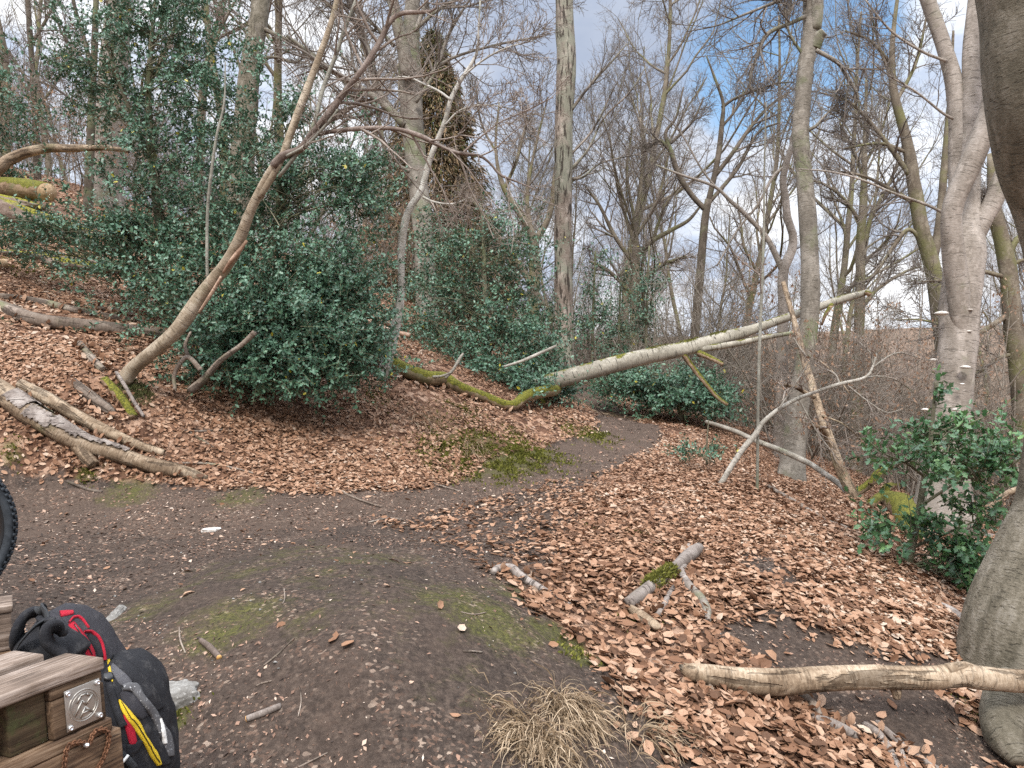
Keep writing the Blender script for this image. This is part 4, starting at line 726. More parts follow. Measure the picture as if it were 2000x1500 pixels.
timber('log', 'narrower pale log lying just behind the flaking peeled log', 'log', [[(40,752,24.5), (90,778,25.9), (150,812,24.5), (200,838,23), (260,866,20.2), (318,884,14.4)]], M['log'], sink=.1, m=70)
timber('log', 'long grey brown log with a crack lying across the left slope', 'log', [[(-30,590,26.2), (20,606,27.9), (60,622,27.9), (120,632,26.2), (200,640,26.2), (270,648,24.6), (330,658,23), (390,672,18)]], M['greylog'], sink=.1, m=70)
timber('fallen_branch', 'smooth grey branch lying above the long cracked log on the left slope', 'branch', [[(-20,578,12.8), (40,583,13.6), (90,592,14.4), (140,604,13.6), (200,616,12.8), (260,626,11.9), (310,636,8.5)]], M['greylog'], sink=.1)
timber('fallen_branch', 'thin branch lying along the edge of the tall holly above the grey branch', 'branch', [[(170,600,7), (230,606,8), (280,622,8), (325,636,7)]], M['greylog'], sink=.1)
timber('broken_wood', 'orange brown splintered wood piece behind the leaning tree', 'wood piece', [[(255,636,14), (290,642,16), (340,650,13)]], M['pinklog'], sink=.1)
timber('half_buried_log', 'thin grey half buried log left of the foot of the leaning tree', 'log', [[(155,672,15), (175,695,16), (200,722,14)]], M['greylog'], sink=.5)
timber('half_buried_log', 'pale half buried log end below the foot of the leaning tree', 'log', [[(145,748,18), (175,772,22), (210,798,20), (222,806,12)]], M['greylog'], sink=.4)
timber('root', 'mossy bark covered root below the moss collar of the leaning tree', 'root', [[(205,742,16), (225,765,20), (245,790,20), (262,815,16)]], M['halfmoss'], sink=.4)
timber_d('stick', 'thin pale stick leaning across the foot of the leaning tree', 'stick', [far_d([(228,728,7), (245,755,7), (262,785,7), (280,812,6)], 6.4, 6.1)], M['greybranch'], n=8)
timber_d('fallen_branch', 'curved thin branch with hooked tips under the front of the tall holly', 'branch', [far_d([(342,760,7), (340,735,8), (350,712,8), (368,698,9), (392,722,10)], 6.7, 6.7), far_d([(368,698,8), (362,675,7), (372,650,5)], 6.7, 6.8), far_d([(375,762,18), (400,740,16), (430,705,12), (470,675,10), (497,650,12)], 6.8, 6.7)], M['greylog'], n=10)
timber('mossy_branch', 'long bent branch thick with yellow green moss below the middle holly', 'branch', [[(725,680,25,.12), (745,697,28,.08), (770,712,30,.03), (800,726,29,.02), (835,738,28,.02), (868,741,28,.02), (890,754,26,.02), (915,765,24,.02), (950,777,20,.02), (985,790,17,.02), (1005,790,18,.04), (1025,776,22,.1), (1050,768,25,.14), (1075,763,27,.16), (1088,760,20,.16)], [(1055,768,13,.1), (1058,780,12,.04), (1062,790,10)]], M['mossy'], sink=0, m=110)
timber_d('stick', 'pale broken stick rising from the mossy branch', 'stick', [far_d([(870,738,6), (885,722,6), (898,700,6), (905,690,4)], 9, 9.1), far_d([(880,728,4), (860,735,5), (830,736,5)], 9, 9)], M['greypale'], n=8)
timber_d('stick', 'pale bare stick sticking out of the front of the middle holly', 'stick', [far_d([(985,716,5), (1020,705,6), (1050,692,7), (1085,676,5)], 9.8, 9.9)], M['greypale'], n=8)
timber_d('broken_wood', 'pinkish broken trunk pieces lying behind the silvery sapling', 'wood piece', [far_d([(700,600,14), (740,620,18), (780,638,14)], 11, 10.6), far_d([(720,628,8), (760,645,9), (800,655,8)], 10.6, 10.4)], M['pinklog'])
timber('stump_piece', 'pale sawn stump piece at the left edge above the long cracked log', 'stump', [[(-25,516,22), (0,516,22), (14,516,22)]], M['sawn'], sink=0, ragged=0)
timber('fallen_branch', 'buried pinkish root end poking out behind the young holly beside the huge beech', 'branch', [[(1836,1182,14), (1858,1195,20), (1885,1215,20), (1920,1240,18)]], M['greybranch'], sink=.2)
timber('root', 'smooth grey root running through leaves below the level pale log', 'root', [[(1590,1402,16), (1620,1412,22), (1650,1426,22), (1680,1442,12)]], M['greybranch'], sink=.1)
timber('forked_branch', 'thin grey Y shaped branch at the bottom right among the leaves', 'branch', [[(1690,1415,12), (1715,1432,15), (1735,1460,15), (1755,1500,14), (1775,1540,12)], [(1715,1412,11), (1745,1440,14), (1780,1470,13), (1830,1502,13)], [(1752,1446,11), (1762,1475,12), (1772,1510,11)]], M['greybranch'], sink=-.25)
timber('broken_wood', 'grey knotted piece of wood under the level pale log', 'wood piece', [[(1545,1352,12), (1565,1358,20), (1590,1378,18), (1600,1392,10)]], M['greylog'], sink=-.2)
timber('stick', 'thin dark stick leaning at the foot of the huge beech', 'stick', [[(1908,1375,5), (1935,1410,6), (1965,1440,8), (1990,1470,12)]], M['greybranch'], sink=.1)
timber('root_stump', 'mossy twisted root stump beside the young holly', 'stump', [[(1700,985,16), (1725,975,30), (1755,985,46), (1775,1015,50), (1790,1045,30)], [(1725,975,14), (1740,950,14), (1775,955,10)]], M['halfmoss'], sink=-.1, lump=.25)
timber('fallen_branch', 'pinkish fallen branches lying behind the young holly near the huge beech', 'branch', [[(1800,1035,10), (1850,1030,12), (1900,1040,12), (1960,1052,10)], [(1880,1028,9), (1930,1020,9), (1990,1015,9)]], M['greybranch'], sink=0)

# upper left: arched branch, mossy sawn log, mossy stones
timber_d('arched_branch', 'tan arched dead branch above the mossy sawn log at the left edge', 'branch', [far_d([(-30,352,24), (0,326,23), (15,314,22), (45,300,19), (75,293,18), (100,289,18), (130,290,15), (170,289,12), (210,289,10), (250,295,8)], 10, 10.4)], M['log'])
t = thing('log', 'thick sawn log covered in yellow moss at the left edge', 'log', P(40, 370, 11.8)); g = Geo(); limb(g, [P(-60, 366, 12.6), P(0, 366, 12.2), P(50, 370, 11.9), P(92, 376, 11.6)], [.17, .17, .165, .15], m=30, n=24, lump=.07); g.build('wood', M['halfmoss'], t)
g = Geo(); limb(g, [P(90, 375.7, 11.61), P(93, 376, 11.585)], [.143, .14], m=2, n=24, lump=0); g.build('sawn_end', M['sawn'], t)
def rock(name, label, c, ax, rot, mat, seed, f=1.2, amp=.35, cat='stone'):
    import bmesh
    m = bmesh.new(); bmesh.ops.create_icosphere(m, subdivisions=5, radius=1); V = np.array([v.co[:] for v in m.verts]); F = np.array([[v.index for v in q.verts] for q in m.faces]); m.free()
    k = np.sign(V) * np.abs(V) ** .75; n = vn3(V * f + seed * 9.1 + 40) - .5; n2 = vn3(V * f * 3.5 + seed * 5.7 + 80) - .5; V2 = k * (1 + amp * 2 * n + amp * .5 * n2)[:, None]
    R = Matrix.Rotation(rot[2], 3, 'Z') @ Matrix.Rotation(rot[1], 3, 'Y') @ Matrix.Rotation(rot[0], 3, 'X'); V2 = (V2 * np.array(ax)) @ np.array(R).T + c
    g = Geo().add(V2, [F]); return tag(g.build(name, mat, None, c), label, cat)
rock('boulder', 'mossy brown ledge stone slanting down below the sawn mossy log', P(75, 432, 11.2), (1.0, .35, .16), (0, R_(20), .2), M['mossrock'], 1)
rock('boulder', 'low reddish slab with moss on its upper edge left of the tall holly', P(10, 402, 11.6), (.55, .35, .14), (0, R_(12), 0), M['mossrock'], 2)
rock('boulder', 'flat mossy ledge stone behind the leaves at the left', P(90, 515, 9.9), (.95, .45, .13), (0, R_(6), .1), M['mossrock'], 3)
rock('boulder', 'small moss capped stone at the lower end of the slanting ledge', P(145, 460, 10.9), (.25, .2, .12), (0, R_(15), .1), M['mossrock'], 4)
rock('stone', 'pointed light grey stone beside the backpack', G(330, 1372) + np.array([-.02, .02, .0]), (.13, .09, .05), (0, R_(-4), R_(25)), M['stone'], 5, 1.6, .3)
rock('stone', 'narrow upright pale stone set in the mossy soil behind the backpack', G(224, 1205), (.028, .11, .022), (R_(8), 0, R_(8)), M['stone'], 6, 1.6, .25)
rock('stone', 'small white flat stone on the trampled path', G(410, 1036), (.06, .035, .018), (0, 0, R_(20)), M['fungus'], 8, 1.5, .3)

# ------------------------------------------------------------------ holly
def holly(name, label, stems, blobs, ln, mat, tmpl=HOLLY, tf=HOLLY_F, per=9, cat='holly bush', tw_len=(.16, .34), up=.25, base=None, shade=0.3, out=1.0):
    """stems: pixel lines; blobs: (px,py,d,rx_px,ry_px,depth_m,twigs)"""
    b = base if base is not None else P(*[stems[0][0][k] for k in (0, 1, 3)]); t = thing(name, label, cat, b); g = Geo(); S = []
    for l in stems: S.append(limb(g, *px_line(l), m=30, n=8)[0])
    ax = np.concatenate(S); O, D = [], []
    ARM = []
    for (px, py, d, rx, ry, rz, n) in blobs:
        c = P(px, py, d); s3 = np.array([rx * d / FPX, rz, ry * d / FPX])
        def sample(k, pw):
            q = nrm(rng.normal(size=(k, 3))); return c + q * (rng.random((k, 1)) ** pw) * (.6 + .9 * vn3(q * 1.9 + px * .37)[:, None] + .3 * (rng.random((k, 1)) ** 4)) * s3
        n = int(n * 1.35); p = sample(int(n * .5), .5); O.append(p); D.append(np.zeros_like(p)); na_ = n // 19
        if na_ < 1: continue
        e = sample(na_, .3)
        j = np.array([np.argmin(((ax - o) ** 2).sum(1) + 3 * np.maximum(ax[:, 2] - o[2] + .2 * np.linalg.norm(ax[:, :2] - o[:2], axis=1), 0)) for o in e]); a = c * .45 + ax[j] * .55; a = a + rng.normal(size=a.shape) * s3 * .25
        tt = np.linspace(0, 1, 9)[None, :, None]; A = a[:, None] * (1 - tt) + e[:, None] * tt; A[..., 2] += (np.linalg.norm(e - a, axis=1)[:, None] * .16 * np.sin(np.pi * tt[..., 0])); ARM.append(A)
        m = 12; s_ = np.clip(.12 + .9 * rng.random((na_, m)) ** .8, 0, .999) * 8; i0 = s_.astype(int); f = (s_ - i0)[..., None]; r_ = np.arange(na_)[:, None]; p = A[r_, i0] * (1 - f) + A[r_, i0 + 1] * f
        O.append(p.reshape(-1, 3) + rng.normal(size=(na_ * m, 3)) * .02); D.append(nrm(A[r_, i0 + 1] - A[r_, i0]).reshape(-1, 3) * 1.1)
    ARM = np.concatenate(ARM); ARM = ARM[(ARM[:, :, 2] > height(ARM[:, -1, 0], ARM[:, -1, 1])[:, None] - .1).all(1)]; V, F, tc = tubes(ARM, np.linspace(.007, .002, 9)[None].repeat(len(ARM), 0), 4); g.add(V, F, tc=tc)
    O = np.concatenate(O); D = np.concatenate(D); ok = O[:, 2] > height(O[:, 0], O[:, 1]) + .03; O = O[ok]; D = D[ok]; N = len(O)
    j = np.array([np.argmin(((ax - o) ** 2).sum(1) + 3 * np.maximum(ax[:, 2] - o[2] + .25 * np.linalg.norm(ax[:, :2] - o[:2], axis=1), 0)) for o in O]); outd = O - ax[j]
    sel = rng.random(N) < .06; a = ax[j[sel]]; e = O[sel]; tt = np.linspace(0, 1, 7)[None, :, None]; BP = a[:, None] * (1 - tt) + e[:, None] * tt; BP[:, :, 2] += .18 * np.linalg.norm(e - a, axis=1)[:, None] * np.sin(np.pi * tt[..., 0]) * .5; BP[:, 1:-1] += rng.normal(size=(sel.sum(), 5, 3)) * .03
    V, F, tc = tubes(BP, .0085 * (1 - .75 * np.linspace(0, 1, 7))[None] * (0.6 + .8 * rng.random((len(BP), 1))), 4); g.add(V, F, tc=tc)
    d = nrm(nrm(outd) * out * .6 + D + rng.normal(size=(N, 3)) * .6 + np.array([0, 0, up])); L = tw_len[0] + (tw_len[1] - tw_len[0]) * rng.random(N); L = np.where(rng.random(N) < .07, L * 1.9, L); K = 5; TP = np.empty((N, K, 3)); TP[:, 0] = O
    for k in range(1, K): d = nrm(d + rng.normal(size=(N, 3)) * .1 + np.array([0, 0, .03])); TP[:, k] = TP[:, k - 1] + d * (L / (K - 1))[:, None]
    V, F, tc = tubes(TP, np.linspace(.0035, .0018, K)[None].repeat(N, 0), 3); g.add(V, F, tc=tc); g.build('stems', M['hollybark'], t)
    i = np.repeat(np.arange(N), per); s = np.tile((np.arange(per) + .6) / per, N) * (K - 1) * .999; i0 = s.astype(int); f = (s - i0)[:, None]; pos = TP[i, i0] * (1 - f) + TP[i, i0 + 1] * f; tg = nrm(TP[i, i0 + 1] - TP[i, i0])
    az = np.tile(np.arange(per) * 2.4, N) + np.repeat(rng.random(N) * 6.28, per); s1 = nrm(np.cross(tg, np.array([0.3, .1, 1.0]))); s2 = np.cross(s1, tg); rad = s1 * np.cos(az)[:, None] + s2 * np.sin(az)[:, None]
    xd = nrm(tg * .55 + rad + rng.normal(size=rad.shape) * .2); nn = nrm(tg * .6 + np.array([0, -.1, .75]) + rng.normal(size=rad.shape) * .4); LL = ln * (.6 + .6 * rng.random(len(i)))
    g = Geo(); ti = np.clip(np.repeat(rng.random(N), per) * .6 + rng.random(len(i)) * .4 - .02, 0, 1); ti = np.where(rng.random(len(i)) < .006, 1.0, ti * .95)
    leaf_cards(g, pos, xd, nn, LL, LL * (.26 + .08 * rng.random(len(i))), tmpl, tf, .25, .25, ti); g.build('foliage', mat, t); return t
holly('holly_tree', 'tall wide dark blue green holly filling the left of the picture', [far_d([(330,640,28), (318,480,24), (300,330,18), (290,180,12), (300,40,7), (310,-60,3)], 8.3, 8.4), far_d([(500,700,16), (520,560,14), (540,420,10), (560,260,6)], 7.9, 8.2), far_d([(290,300,10), (240,180,8), (200,60,4)], 8.4, 8.5)],
      [(340,390,8.3,190,190,.9,560), (480,560,7.7,230,170,.9,760), (600,660,7.35,140,95,.6,420), (560,725,7.2,165,48,.4,330), (290,130,8.5,170,160,.9,330), (180,130,8.6,110,110,.7,120), (250,490,8.3,130,90,.7,330), (560,340,8.1,150,160,.8,330), (705,360,8.0,50,85,.35,110), (60,480,8.7,110,50,.5,150), (640,560,7.7,110,110,.5,270), (690,560,7.7,70,110,.5,110), (700,650,7.5,50,70,.4,90), (700,400,8.0,70,70,.4,60), (690,690,7.4,60,50,.35,90), (420,200,8.4,140,140,.8,180), (330,20,8.5,120,70,.6,90), (450,650,7.2,90,80,.4,160), (20,640,7.4,40,15,.2,14)], .048, M['holly'], per=13)
holly('holly_bush', 'dark green holly bush in the middle below the bare dead trunk', [far_d([(960,780,16), (950,640,12), (945,500,8), (940,400,4)], 11.6, 12.2), far_d([(1050,770,10), (1060,690,8), (1075,620,4)], 11.3, 11.5)],
      [(920,640,11.8,140,140,.9,520), (1035,690,11.4,90,85,.6,340), (950,500,12.2,120,95,.8,260), (1000,748,10.9,110,42,.45,300), (855,560,12.4,80,110,.6,200), (850,460,12.9,60,60,.5,60), (1080,770,10.8,55,35,.35,110), (870,700,11,80,40,.4,120), (1010,560,12.4,70,60,.6,90), (1045,762,10.05,28,16,.2,50), (800,640,11.2,50,60,.4,50), (1000,470,12.6,60,60,.6,40)], .06, M['holly'], per=8, tw_len=(.2, .4))
holly('holly_bush', 'low dark holly thicket beyond the path under the fallen trunk', [L_(13.3, (1330,820,10), (1325,760,8), (1320,710,4))], [(1230,755,13.8,80,40,.7,200), (1310,770,13.3,100,45,.8,320), (1385,790,12.9,55,42,.5,160), (1200,760,13.5,30,30,.4,50)], .08, M['holly'], SIMPLE, SIMPLE_F, per=9, tw_len=(.2, .42))
for q in [(1155, 600, 17.5, 'loose young holly tree left of the path beyond the fallen trunk'), (1260, 590, 18.5, 'tall airy young holly tree above the middle of the fallen trunk'), (1205, 640, 20, 'smaller airy holly between the two young holly trees beyond the path')]:
    holly('young_holly', q[3], [L_(q[2], (q[0], 760, 7), (q[0] + 4, q[1], 5), (q[0] + 8, q[1] - 110, 3))], [(q[0], q[1] + 30, q[2], 40, 90, .8, 130), (q[0] + 5, q[1] - 50, q[2], 22, 55, .5, 40)], .085, M['holly'], SIMPLE, SIMPLE_F, per=7, tw_len=(.25, .5), out=.6)
holly('young_holly', 'glossy green young holly on the right slope in front of the beech with fungi', [far_d([(1770,1112,18), (1785,1050,15), (1798,980,13), (1808,920,11), (1817,860,9), (1823,800,7), (1827,745,4)], 5.3, 5.4), far_d([(1795,990,8), (1840,960,6), (1900,925,4), (1950,915,2)], 5.3, 5.1), far_d([(1805,930,6), (1770,905,5), (1725,885,3), (1700,865,2)], 5.3, 5.2), far_d([(1780,1070,7), (1840,1045,5), (1900,1020,3)], 5.3, 5.2)],
      [(1865,880,5.35,125,42,.4,62), (1915,925,5.2,85,30,.35,36), (1790,905,5.3,85,26,.3,26), (1735,890,5.2,45,14,.15,10), (1845,1070,5.2,80,42,.3,52), (1885,1120,5.0,62,26,.25,44), (1740,1045,5.3,55,22,.25,22), (1905,1015,5.2,60,16,.25,18), (1826,790,5.4,8,45,.05,8), (1955,890,5.2,45,20,.2,12), (1850,840,5.4,60,28,.2,20)], .062, M['holly_fresh'], per=9, tw_len=(.12, .26))
holly('holly_seedling', 'tiny sparse holly seedling on the leafy slope below the fallen trunk', [L_(8.4, (1380,905,4), (1381,860,3), (1384,820,2))], [(1365,885,8.4,45,20,.25,26), (1400,890,8.4,40,14,.25,16)], .05, M['holly'], per=6, tw_len=(.1, .2), cat='seedling')
holly('holly_bush', 'dark holly at the far left edge above the arched branch', [L_(12.5, (-20,420,10), (-20,250,8), (-15,120,4))], [(-15,230,12.5,60,110,.8,240), (-40,330,12.5,50,60,.6,60)], .08, M['holly'], SIMPLE, SIMPLE_F, per=9, tw_len=(.2, .4))

# the browning conifer
b = P(852, 640, 21); t = thing('conifer_tree', 'tall narrow browning conifer behind the silvery sapling', 'conifer', b); g = Geo(); limb(g, [b, P(854, 400, 21), P(856, 85, 21)], [.16, .11, .02], m=20, n=8); g.build('trunk', M['darkbark'], t)
for nm, mt, n, z0 in (('foliage', 'conifer', 44000, 0.0), ('green_foliage', 'conifer_green', 9000, 0.0)):
    h = 1 - rng.random(n) ** .62 if nm == 'foliage' else rng.random(n) ** .75; h = np.clip(h, 0, .995); z = b[2] + .3 + h * 8.0; rmax = 2.35 * (1 - h) ** .8 + .06; a = rng.random(n) * 6.283; rr_ = rmax * (rng.random(n) ** .4) * (.72 + .55 * vn3(np.stack([np.cos(a) * 2 + 9, np.sin(a) * 2 + 9, h * 11], 1)) + .5 * (vn3(np.stack([np.cos(a) * 4 + 19, np.sin(a) * 4 + 9, h * 30], 1)) - .5))
    rx = np.cos(a); ry = np.sin(a); xx = b[0] + (h * -.05) + rx * rr_; p = np.stack([xx, b[1] + ry * rr_, z - .25 * rr_], 1); xd = np.stack([rx, ry, -.9 + rng.normal(size=n) * .5], 1) + rng.normal(size=(n, 3)) * .3; L = .10 + .13 * rng.random(n); g = Geo()
    leaf_cards(g, p, xd, rng.normal(size=(n, 3)) + [0, 0, .6], L, L * .13, SIMPLE, SIMPLE_F, .5, .6); g.build(nm, M[mt], t)

g = Geo(); q = []
for a, r, sk in BANK + [spline(*px_line(far_d([(1350,1312,34), (1470,1331,52), (1600,1326,49)], 2.98, 2.99)), 20) + (0,)]:
    a = np.asarray(a); r = np.asarray(r); L = np.linalg.norm(np.diff(a, axis=0), axis=1).sum(); n = int(min(260, L * 190)); s = rng.random(n) * (len(a) - 1); i0 = np.minimum(s.astype(int), len(a) - 2); f = (s - i0)[:, None]
    p = a[i0] * (1 - f) + a[i0 + 1] * f; rr_ = r[i0]; t = nrm(a[i0 + 1] - a[i0]); sd = nrm(np.cross(t, [0, 0, 1.0])) * np.where(rng.random(n) < .5, 1, -1)[:, None]; o = rr_ * (.75 + .5 * rng.random(n)) + .05 * rng.random(n) ** 2; x = p[:, 0] + sd[:, 0] * o; y = p[:, 1] + sd[:, 1] * o; k = rng.random(n) < np.clip(1.1 - bare(x, y), .1, 1); q.append(np.stack([x, y, height(x, y) + .01 + np.clip(rr_ * 1.1 - (o - rr_ * .7), 0, .05) * rng.random(n), sd[:, 0], sd[:, 1], rr_], 1)[k])
q = np.concatenate(q); N = len(q); nn = nrm(np.stack([q[:, 3] * .6, q[:, 4] * .6, np.ones(N)], 1) + rng.normal(size=(N, 3)) * .35); L = .05 * (.6 + .7 * rng.random(N)) * np.clip(q[:, 1] / 5, 1, 1.5); leaf_cards(g, q[:, :3], rng.normal(size=(N, 3)), nn, L, L * .3, BEECH, BEECH_F, .6, .6); tag(g.build('leaf_drift', M['litter']), kind='stuff')

# ------------------------------------------------------------------ the wood behind
BG = []
def bare_tree(H, r0, crook, n1, s0, spread, fork=False):
    """a leafless tree at the origin -> (trunk mesh, crown mesh)"""
    K = 14; p = np.zeros((K, 3)); d = np.array([0, 0, 1.0])
    for k in range(1, K): d = nrm(d + rng.normal(size=3) * np.array([crook, crook, .03]) + np.array([0, 0, .06])); p[k] = p[k - 1] + d * H / (K - 1)
    r = r0 * (1 - .82 * np.linspace(0, 1, K) ** .9); r[0] *= 1.35; g = Geo(); limb(g, p, r, m=36, n=10, lump=.08); Pt, Rt = p[None], r[None]
    L1 = grow(Pt, Rt, n1, s0=s0, s1=.97, ratio=spread, ang=(28, 62), K=9, wig=.13, up=.12, rr=.55, rmin=.012)
    big = L1[0], L1[1]; V, F, tc = tubes(*big, 6); g.add(V, F, tc=tc); tm = g.mesh('trunk'); tm.materials.append(M['bgtrunk']); g = Geo()
    twigs(g, *L1, [lv(7, s0=.2, ratio=.48, ang=(25, 60), K=6, wig=.16, up=.09, rmin=.007), lv(6, s0=.15, ratio=.48, ang=(25, 60), K=5, wig=.17, up=.06, rmin=.0052), lv(4, s0=.15, ratio=.5, ang=(20, 55), K=4, wig=.15, up=.05, rmin=.0035, lmin=.25)], sides=(5, 3, 3))
    cm = g.mesh('crown'); cm.materials.append(M['twig']); return tm, cm
for a in [(13, .13, .05, 17, .3, .38), (15, .17, .06, 18, .34, .36), (12, .11, .09, 16, .22, .42), (17, .2, .05, 20, .36, .34), (11, .10, .1, 18, .2, .46), (14, .12, .07, 17, .42, .4)]: BG.append(bare_tree(*a))
M['paletrunk'] = bark('far pale trunk bark', (0.15, 0.13, 0.11), (0.235, 0.21, 0.18), (0.33, 0.30, 0.265), 0.2, scars=0.2)
for a in [(16, .10, .035, 13, .38, .3), (14, .085, .05, 12, .34, .34), (18, .12, .03, 14, .42, .28)]:
    tm, cm = bare_tree(*a); tm.materials[0] = M['paletrunk']; cm.materials[0] = M['twig_pale']; BG.append((tm, cm))
def bg_tree(x, y, k, label, group, s=1.0, sink=.25):
    o = thing('bare_tree', label, 'tree', (x, y, height(x, y)[0] - sink), group); a = rng.random() * 6.28; o.rotation_euler = (0, 0, a); o.scale = (s, s, s * (0.9 + .2 * rng.random()))
    for me in BG[k % len(BG)]:
        c = bpy.data.objects.new(me.name.split('.')[0], me); COL.objects.link(c); c.parent = o
    return o
spots = []
def spread_trees(n, px0, px1, d0, d1, label, group, smin, smax, gapm=1.6, kinds=(0, 6)):
    k = tries = 0
    while k < n and tries < n * 60:
        tries += 1; px = px0 + (px1 - px0) * rng.random(); d = math.sqrt(d0 ** 2 + (d1 ** 2 - d0 ** 2) * rng.random()); x = (px - 1000) / FPX * d
        if any((x - q[0]) ** 2 + (d - q[1]) ** 2 < gapm ** 2 for q in spots): continue
        spots.append((x, d)); bg_tree(x, d, int(rng.integers(*kinds)), label, group, smin + (smax - smin) * rng.random()); k += 1
spread_trees(9, 1180, 2080, 19, 34, 'leafless brown tree standing in the valley wood to the right of the path', 'bare trees in the valley on the right', .7, 1.0, 2.0)
spread_trees(12, 1120, 2150, 34, 75, 'leafless tree far back in the valley wood on the right', 'far bare trees beyond the valley on the right', .7, 1.0, 2.5)
spread_trees(4, 880, 1160, 24, 34, 'leafless tree behind the middle holly and the dead trunk', 'bare trees behind the middle holly', .6, .8, 1.8)
spread_trees(7, 860, 1220, 36, 80, 'leafless tree far off straight beyond the path', 'far bare trees straight ahead', .6, .95, 2.5)
spread_trees(10, -80, 820, 18, 32, 'leafless tree on the hillside behind the tall holly', 'bare trees on the left hillside', .8, 1.15, 1.7)
spread_trees(10, -150, 850, 32, 65, 'leafless tree far up the left hillside', 'far bare trees up the left hillside', .8, 1.2, 2.2)
spread_trees(30, 1120, 2130, 38, 108, 'slender pale tree rising thinly from the far valley side', 'slender pale trees on the far valley side', .65, .95, 2.2, (6, 9))
spread_trees(10, 860, 1300, 32, 70, 'slender pale tree far behind the dead trunk and the middle holly', 'slender pale trees far behind the dead trunk', .55, .8, 2.0, (6, 9))

# nearer background trees, each with its own outline
BT = [lv(9, s0=.2, ratio=.45, ang=(25, 58), K=6, wig=.16, up=.06, rmin=.006), lv(7, s0=.15, ratio=.48, ang=(25, 58), K=5, wig=.17, up=.05, rmin=.0055), lv(5, s0=.15, ratio=.5, ang=(20, 55), K=4, wig=.15, up=.04, rmin=.005, lmin=.2)]
tree('bare_tree', 'dark forked tree with upswept limbs left of the slender beech', M['darkbark'], M['twig'], [L_(20, (1352,740,20), (1358,640,18), (1365,560,17), (1372,480,16), (1378,420,15), (1384,390,14)), L_(20, (1382,400,12), (1396,340,11), (1405,290,11), (1410,240,9), (1412,200,7), (1395,150,5), (1380,110,3)), L_(20, (1380,412,12), (1350,380,11), (1325,340,11), (1312,300,9), (1300,260,7), (1320,230,5), (1335,170,3))],
     [L_(20, (1395,345,9), (1430,300,8), (1465,250,7), (1500,210,5), (1540,180,3)), L_(20, (1312,300,7), (1290,275,7), (1270,285,5), (1255,300,3)), L_(20, (1408,250,6), (1440,210,5), (1470,150,3)), L_(20, (1410,210,6), (1440,190,5), (1510,165,4), (1550,160,2)), L_(20, (1310,280,6), (1350,240,5), (1375,190,3)), L_(20, (1386,395,8), (1440,330,7), (1480,260,5), (1520,240,3))], BT, sides=9)
tree('bare_tree', 'mossy yellowish forked tree between the brown conifer and the dead trunk', M['bgtrunk'], M['twig'], [L_(19, (1040,760,26), (1042,620,24), (1044,520,22), (1042,470,20), (1030,440,14), (1010,410,12), (990,380,10), (975,340,8), (968,280,5), (975,200,3)), L_(19, (1043,475,15), (1065,440,12), (1078,400,11), (1084,340,9), (1090,290,6)), L_(19, (1060,600,16), (1030,540,15), (990,490,13), (960,440,10), (930,400,7), (900,370,4))],
     [L_(19, (1040,460,10), (1030,400,8), (1035,340,7), (1050,270,5), (1070,190,3)), L_(19, (985,370,7), (1010,310,6), (1030,230,4)), L_(19, (970,300,5), (940,240,4), (930,170,3)), L_(19, (1075,410,7), (1100,370,5), (1150,330,3))], BT, sides=9)
tree('bare_tree', 'straight greenish trunk with long side limbs between the slender beech and the twisted beech', M['bgtrunk'], M['twig'], [L_(16, (1850,760,34), (1838,640,32), (1826,540,31), (1806,470,29), (1795,420,27), (1785,360,25), (1776,300,22), (1765,250,19), (1750,200,16), (1742,140,13), (1745,60,9), (1755,-20,6)), L_(16, (1818,520,18), (1832,460,17), (1838,400,15), (1844,330,13), (1850,250,10), (1858,160,7), (1862,60,4))],
     [L_(16, (1782,350,10), (1740,290,9), (1700,240,8), (1660,200,6), (1600,180,3)), L_(16, (1790,400,9), (1740,370,8), (1690,345,6), (1640,335,4)), L_(16, (1765,260,9), (1750,180,7), (1720,100,5), (1700,20,3)), L_(16, (1800,470,9), (1770,450,8), (1720,520,6), (1690,560,4)), L_(16, (1750,200,8), (1790,120,6), (1810,30,4)), L_(16, (1775,300,8), (1720,280,6), (1650,290,4)), L_(16, (1745,130,7), (1700,80,5), (1650,60,3)), L_(16, (1836,420,8), (1870,350,5), (1900,290,3))], BT, sides=9)
tree('bare_tree', 'thin greenish tree seen between the slender beech and the straight greenish trunk', M['bgtrunk'], M['twig'], [L_(19, (1672,800,24), (1676,680,21), (1680,560,19), (1680,480,17), (1686,400,15), (1688,330,11), (1690,250,8), (1692,150,4))],
     [L_(19, (1682,490,9), (1700,430,8), (1730,370,7), (1760,310,4)), L_(19, (1684,440,8), (1650,390,7), (1610,360,5), (1570,350,3)), L_(19, (1688,360,7), (1670,300,6), (1640,240,4)), L_(19, (1680,600,8), (1720,560,7), (1770,530,5), (1800,520,3)), L_(19, (1690,320,6), (1720,260,5), (1740,190,3))], BT, sides=9)
tree('bare_tree', 'dark leaning tree at the right edge between the twisted beech and the huge beech', M['bgtrunk'], M['twig'], [L_(14, (2000,820,40), (1988,700,36), (1976,600,34), (1968,520,32), (1955,460,28), (1942,410,26), (1940,370,20), (1935,300,12))],
     [L_(14, (1970,500,13), (1985,470,12), (2010,450,10), (2050,430,6)), L_(14, (1975,610,12), (1930,640,10), (1890,660,8), (1850,640,6), (1800,625,4), (1740,625,2)), L_(14, (1960,540,9), (1910,530,7), (1860,545,5), (1800,550,3)), L_(14, (1945,430,9), (1920,400,6), (1900,380,4)), L_(14, (1985,690,9), (1950,700,7), (1900,730,5), (1850,700,3)), L_(14, (1968,520,8), (2010,505,6), (2060,510,4))], BT, sides=9)
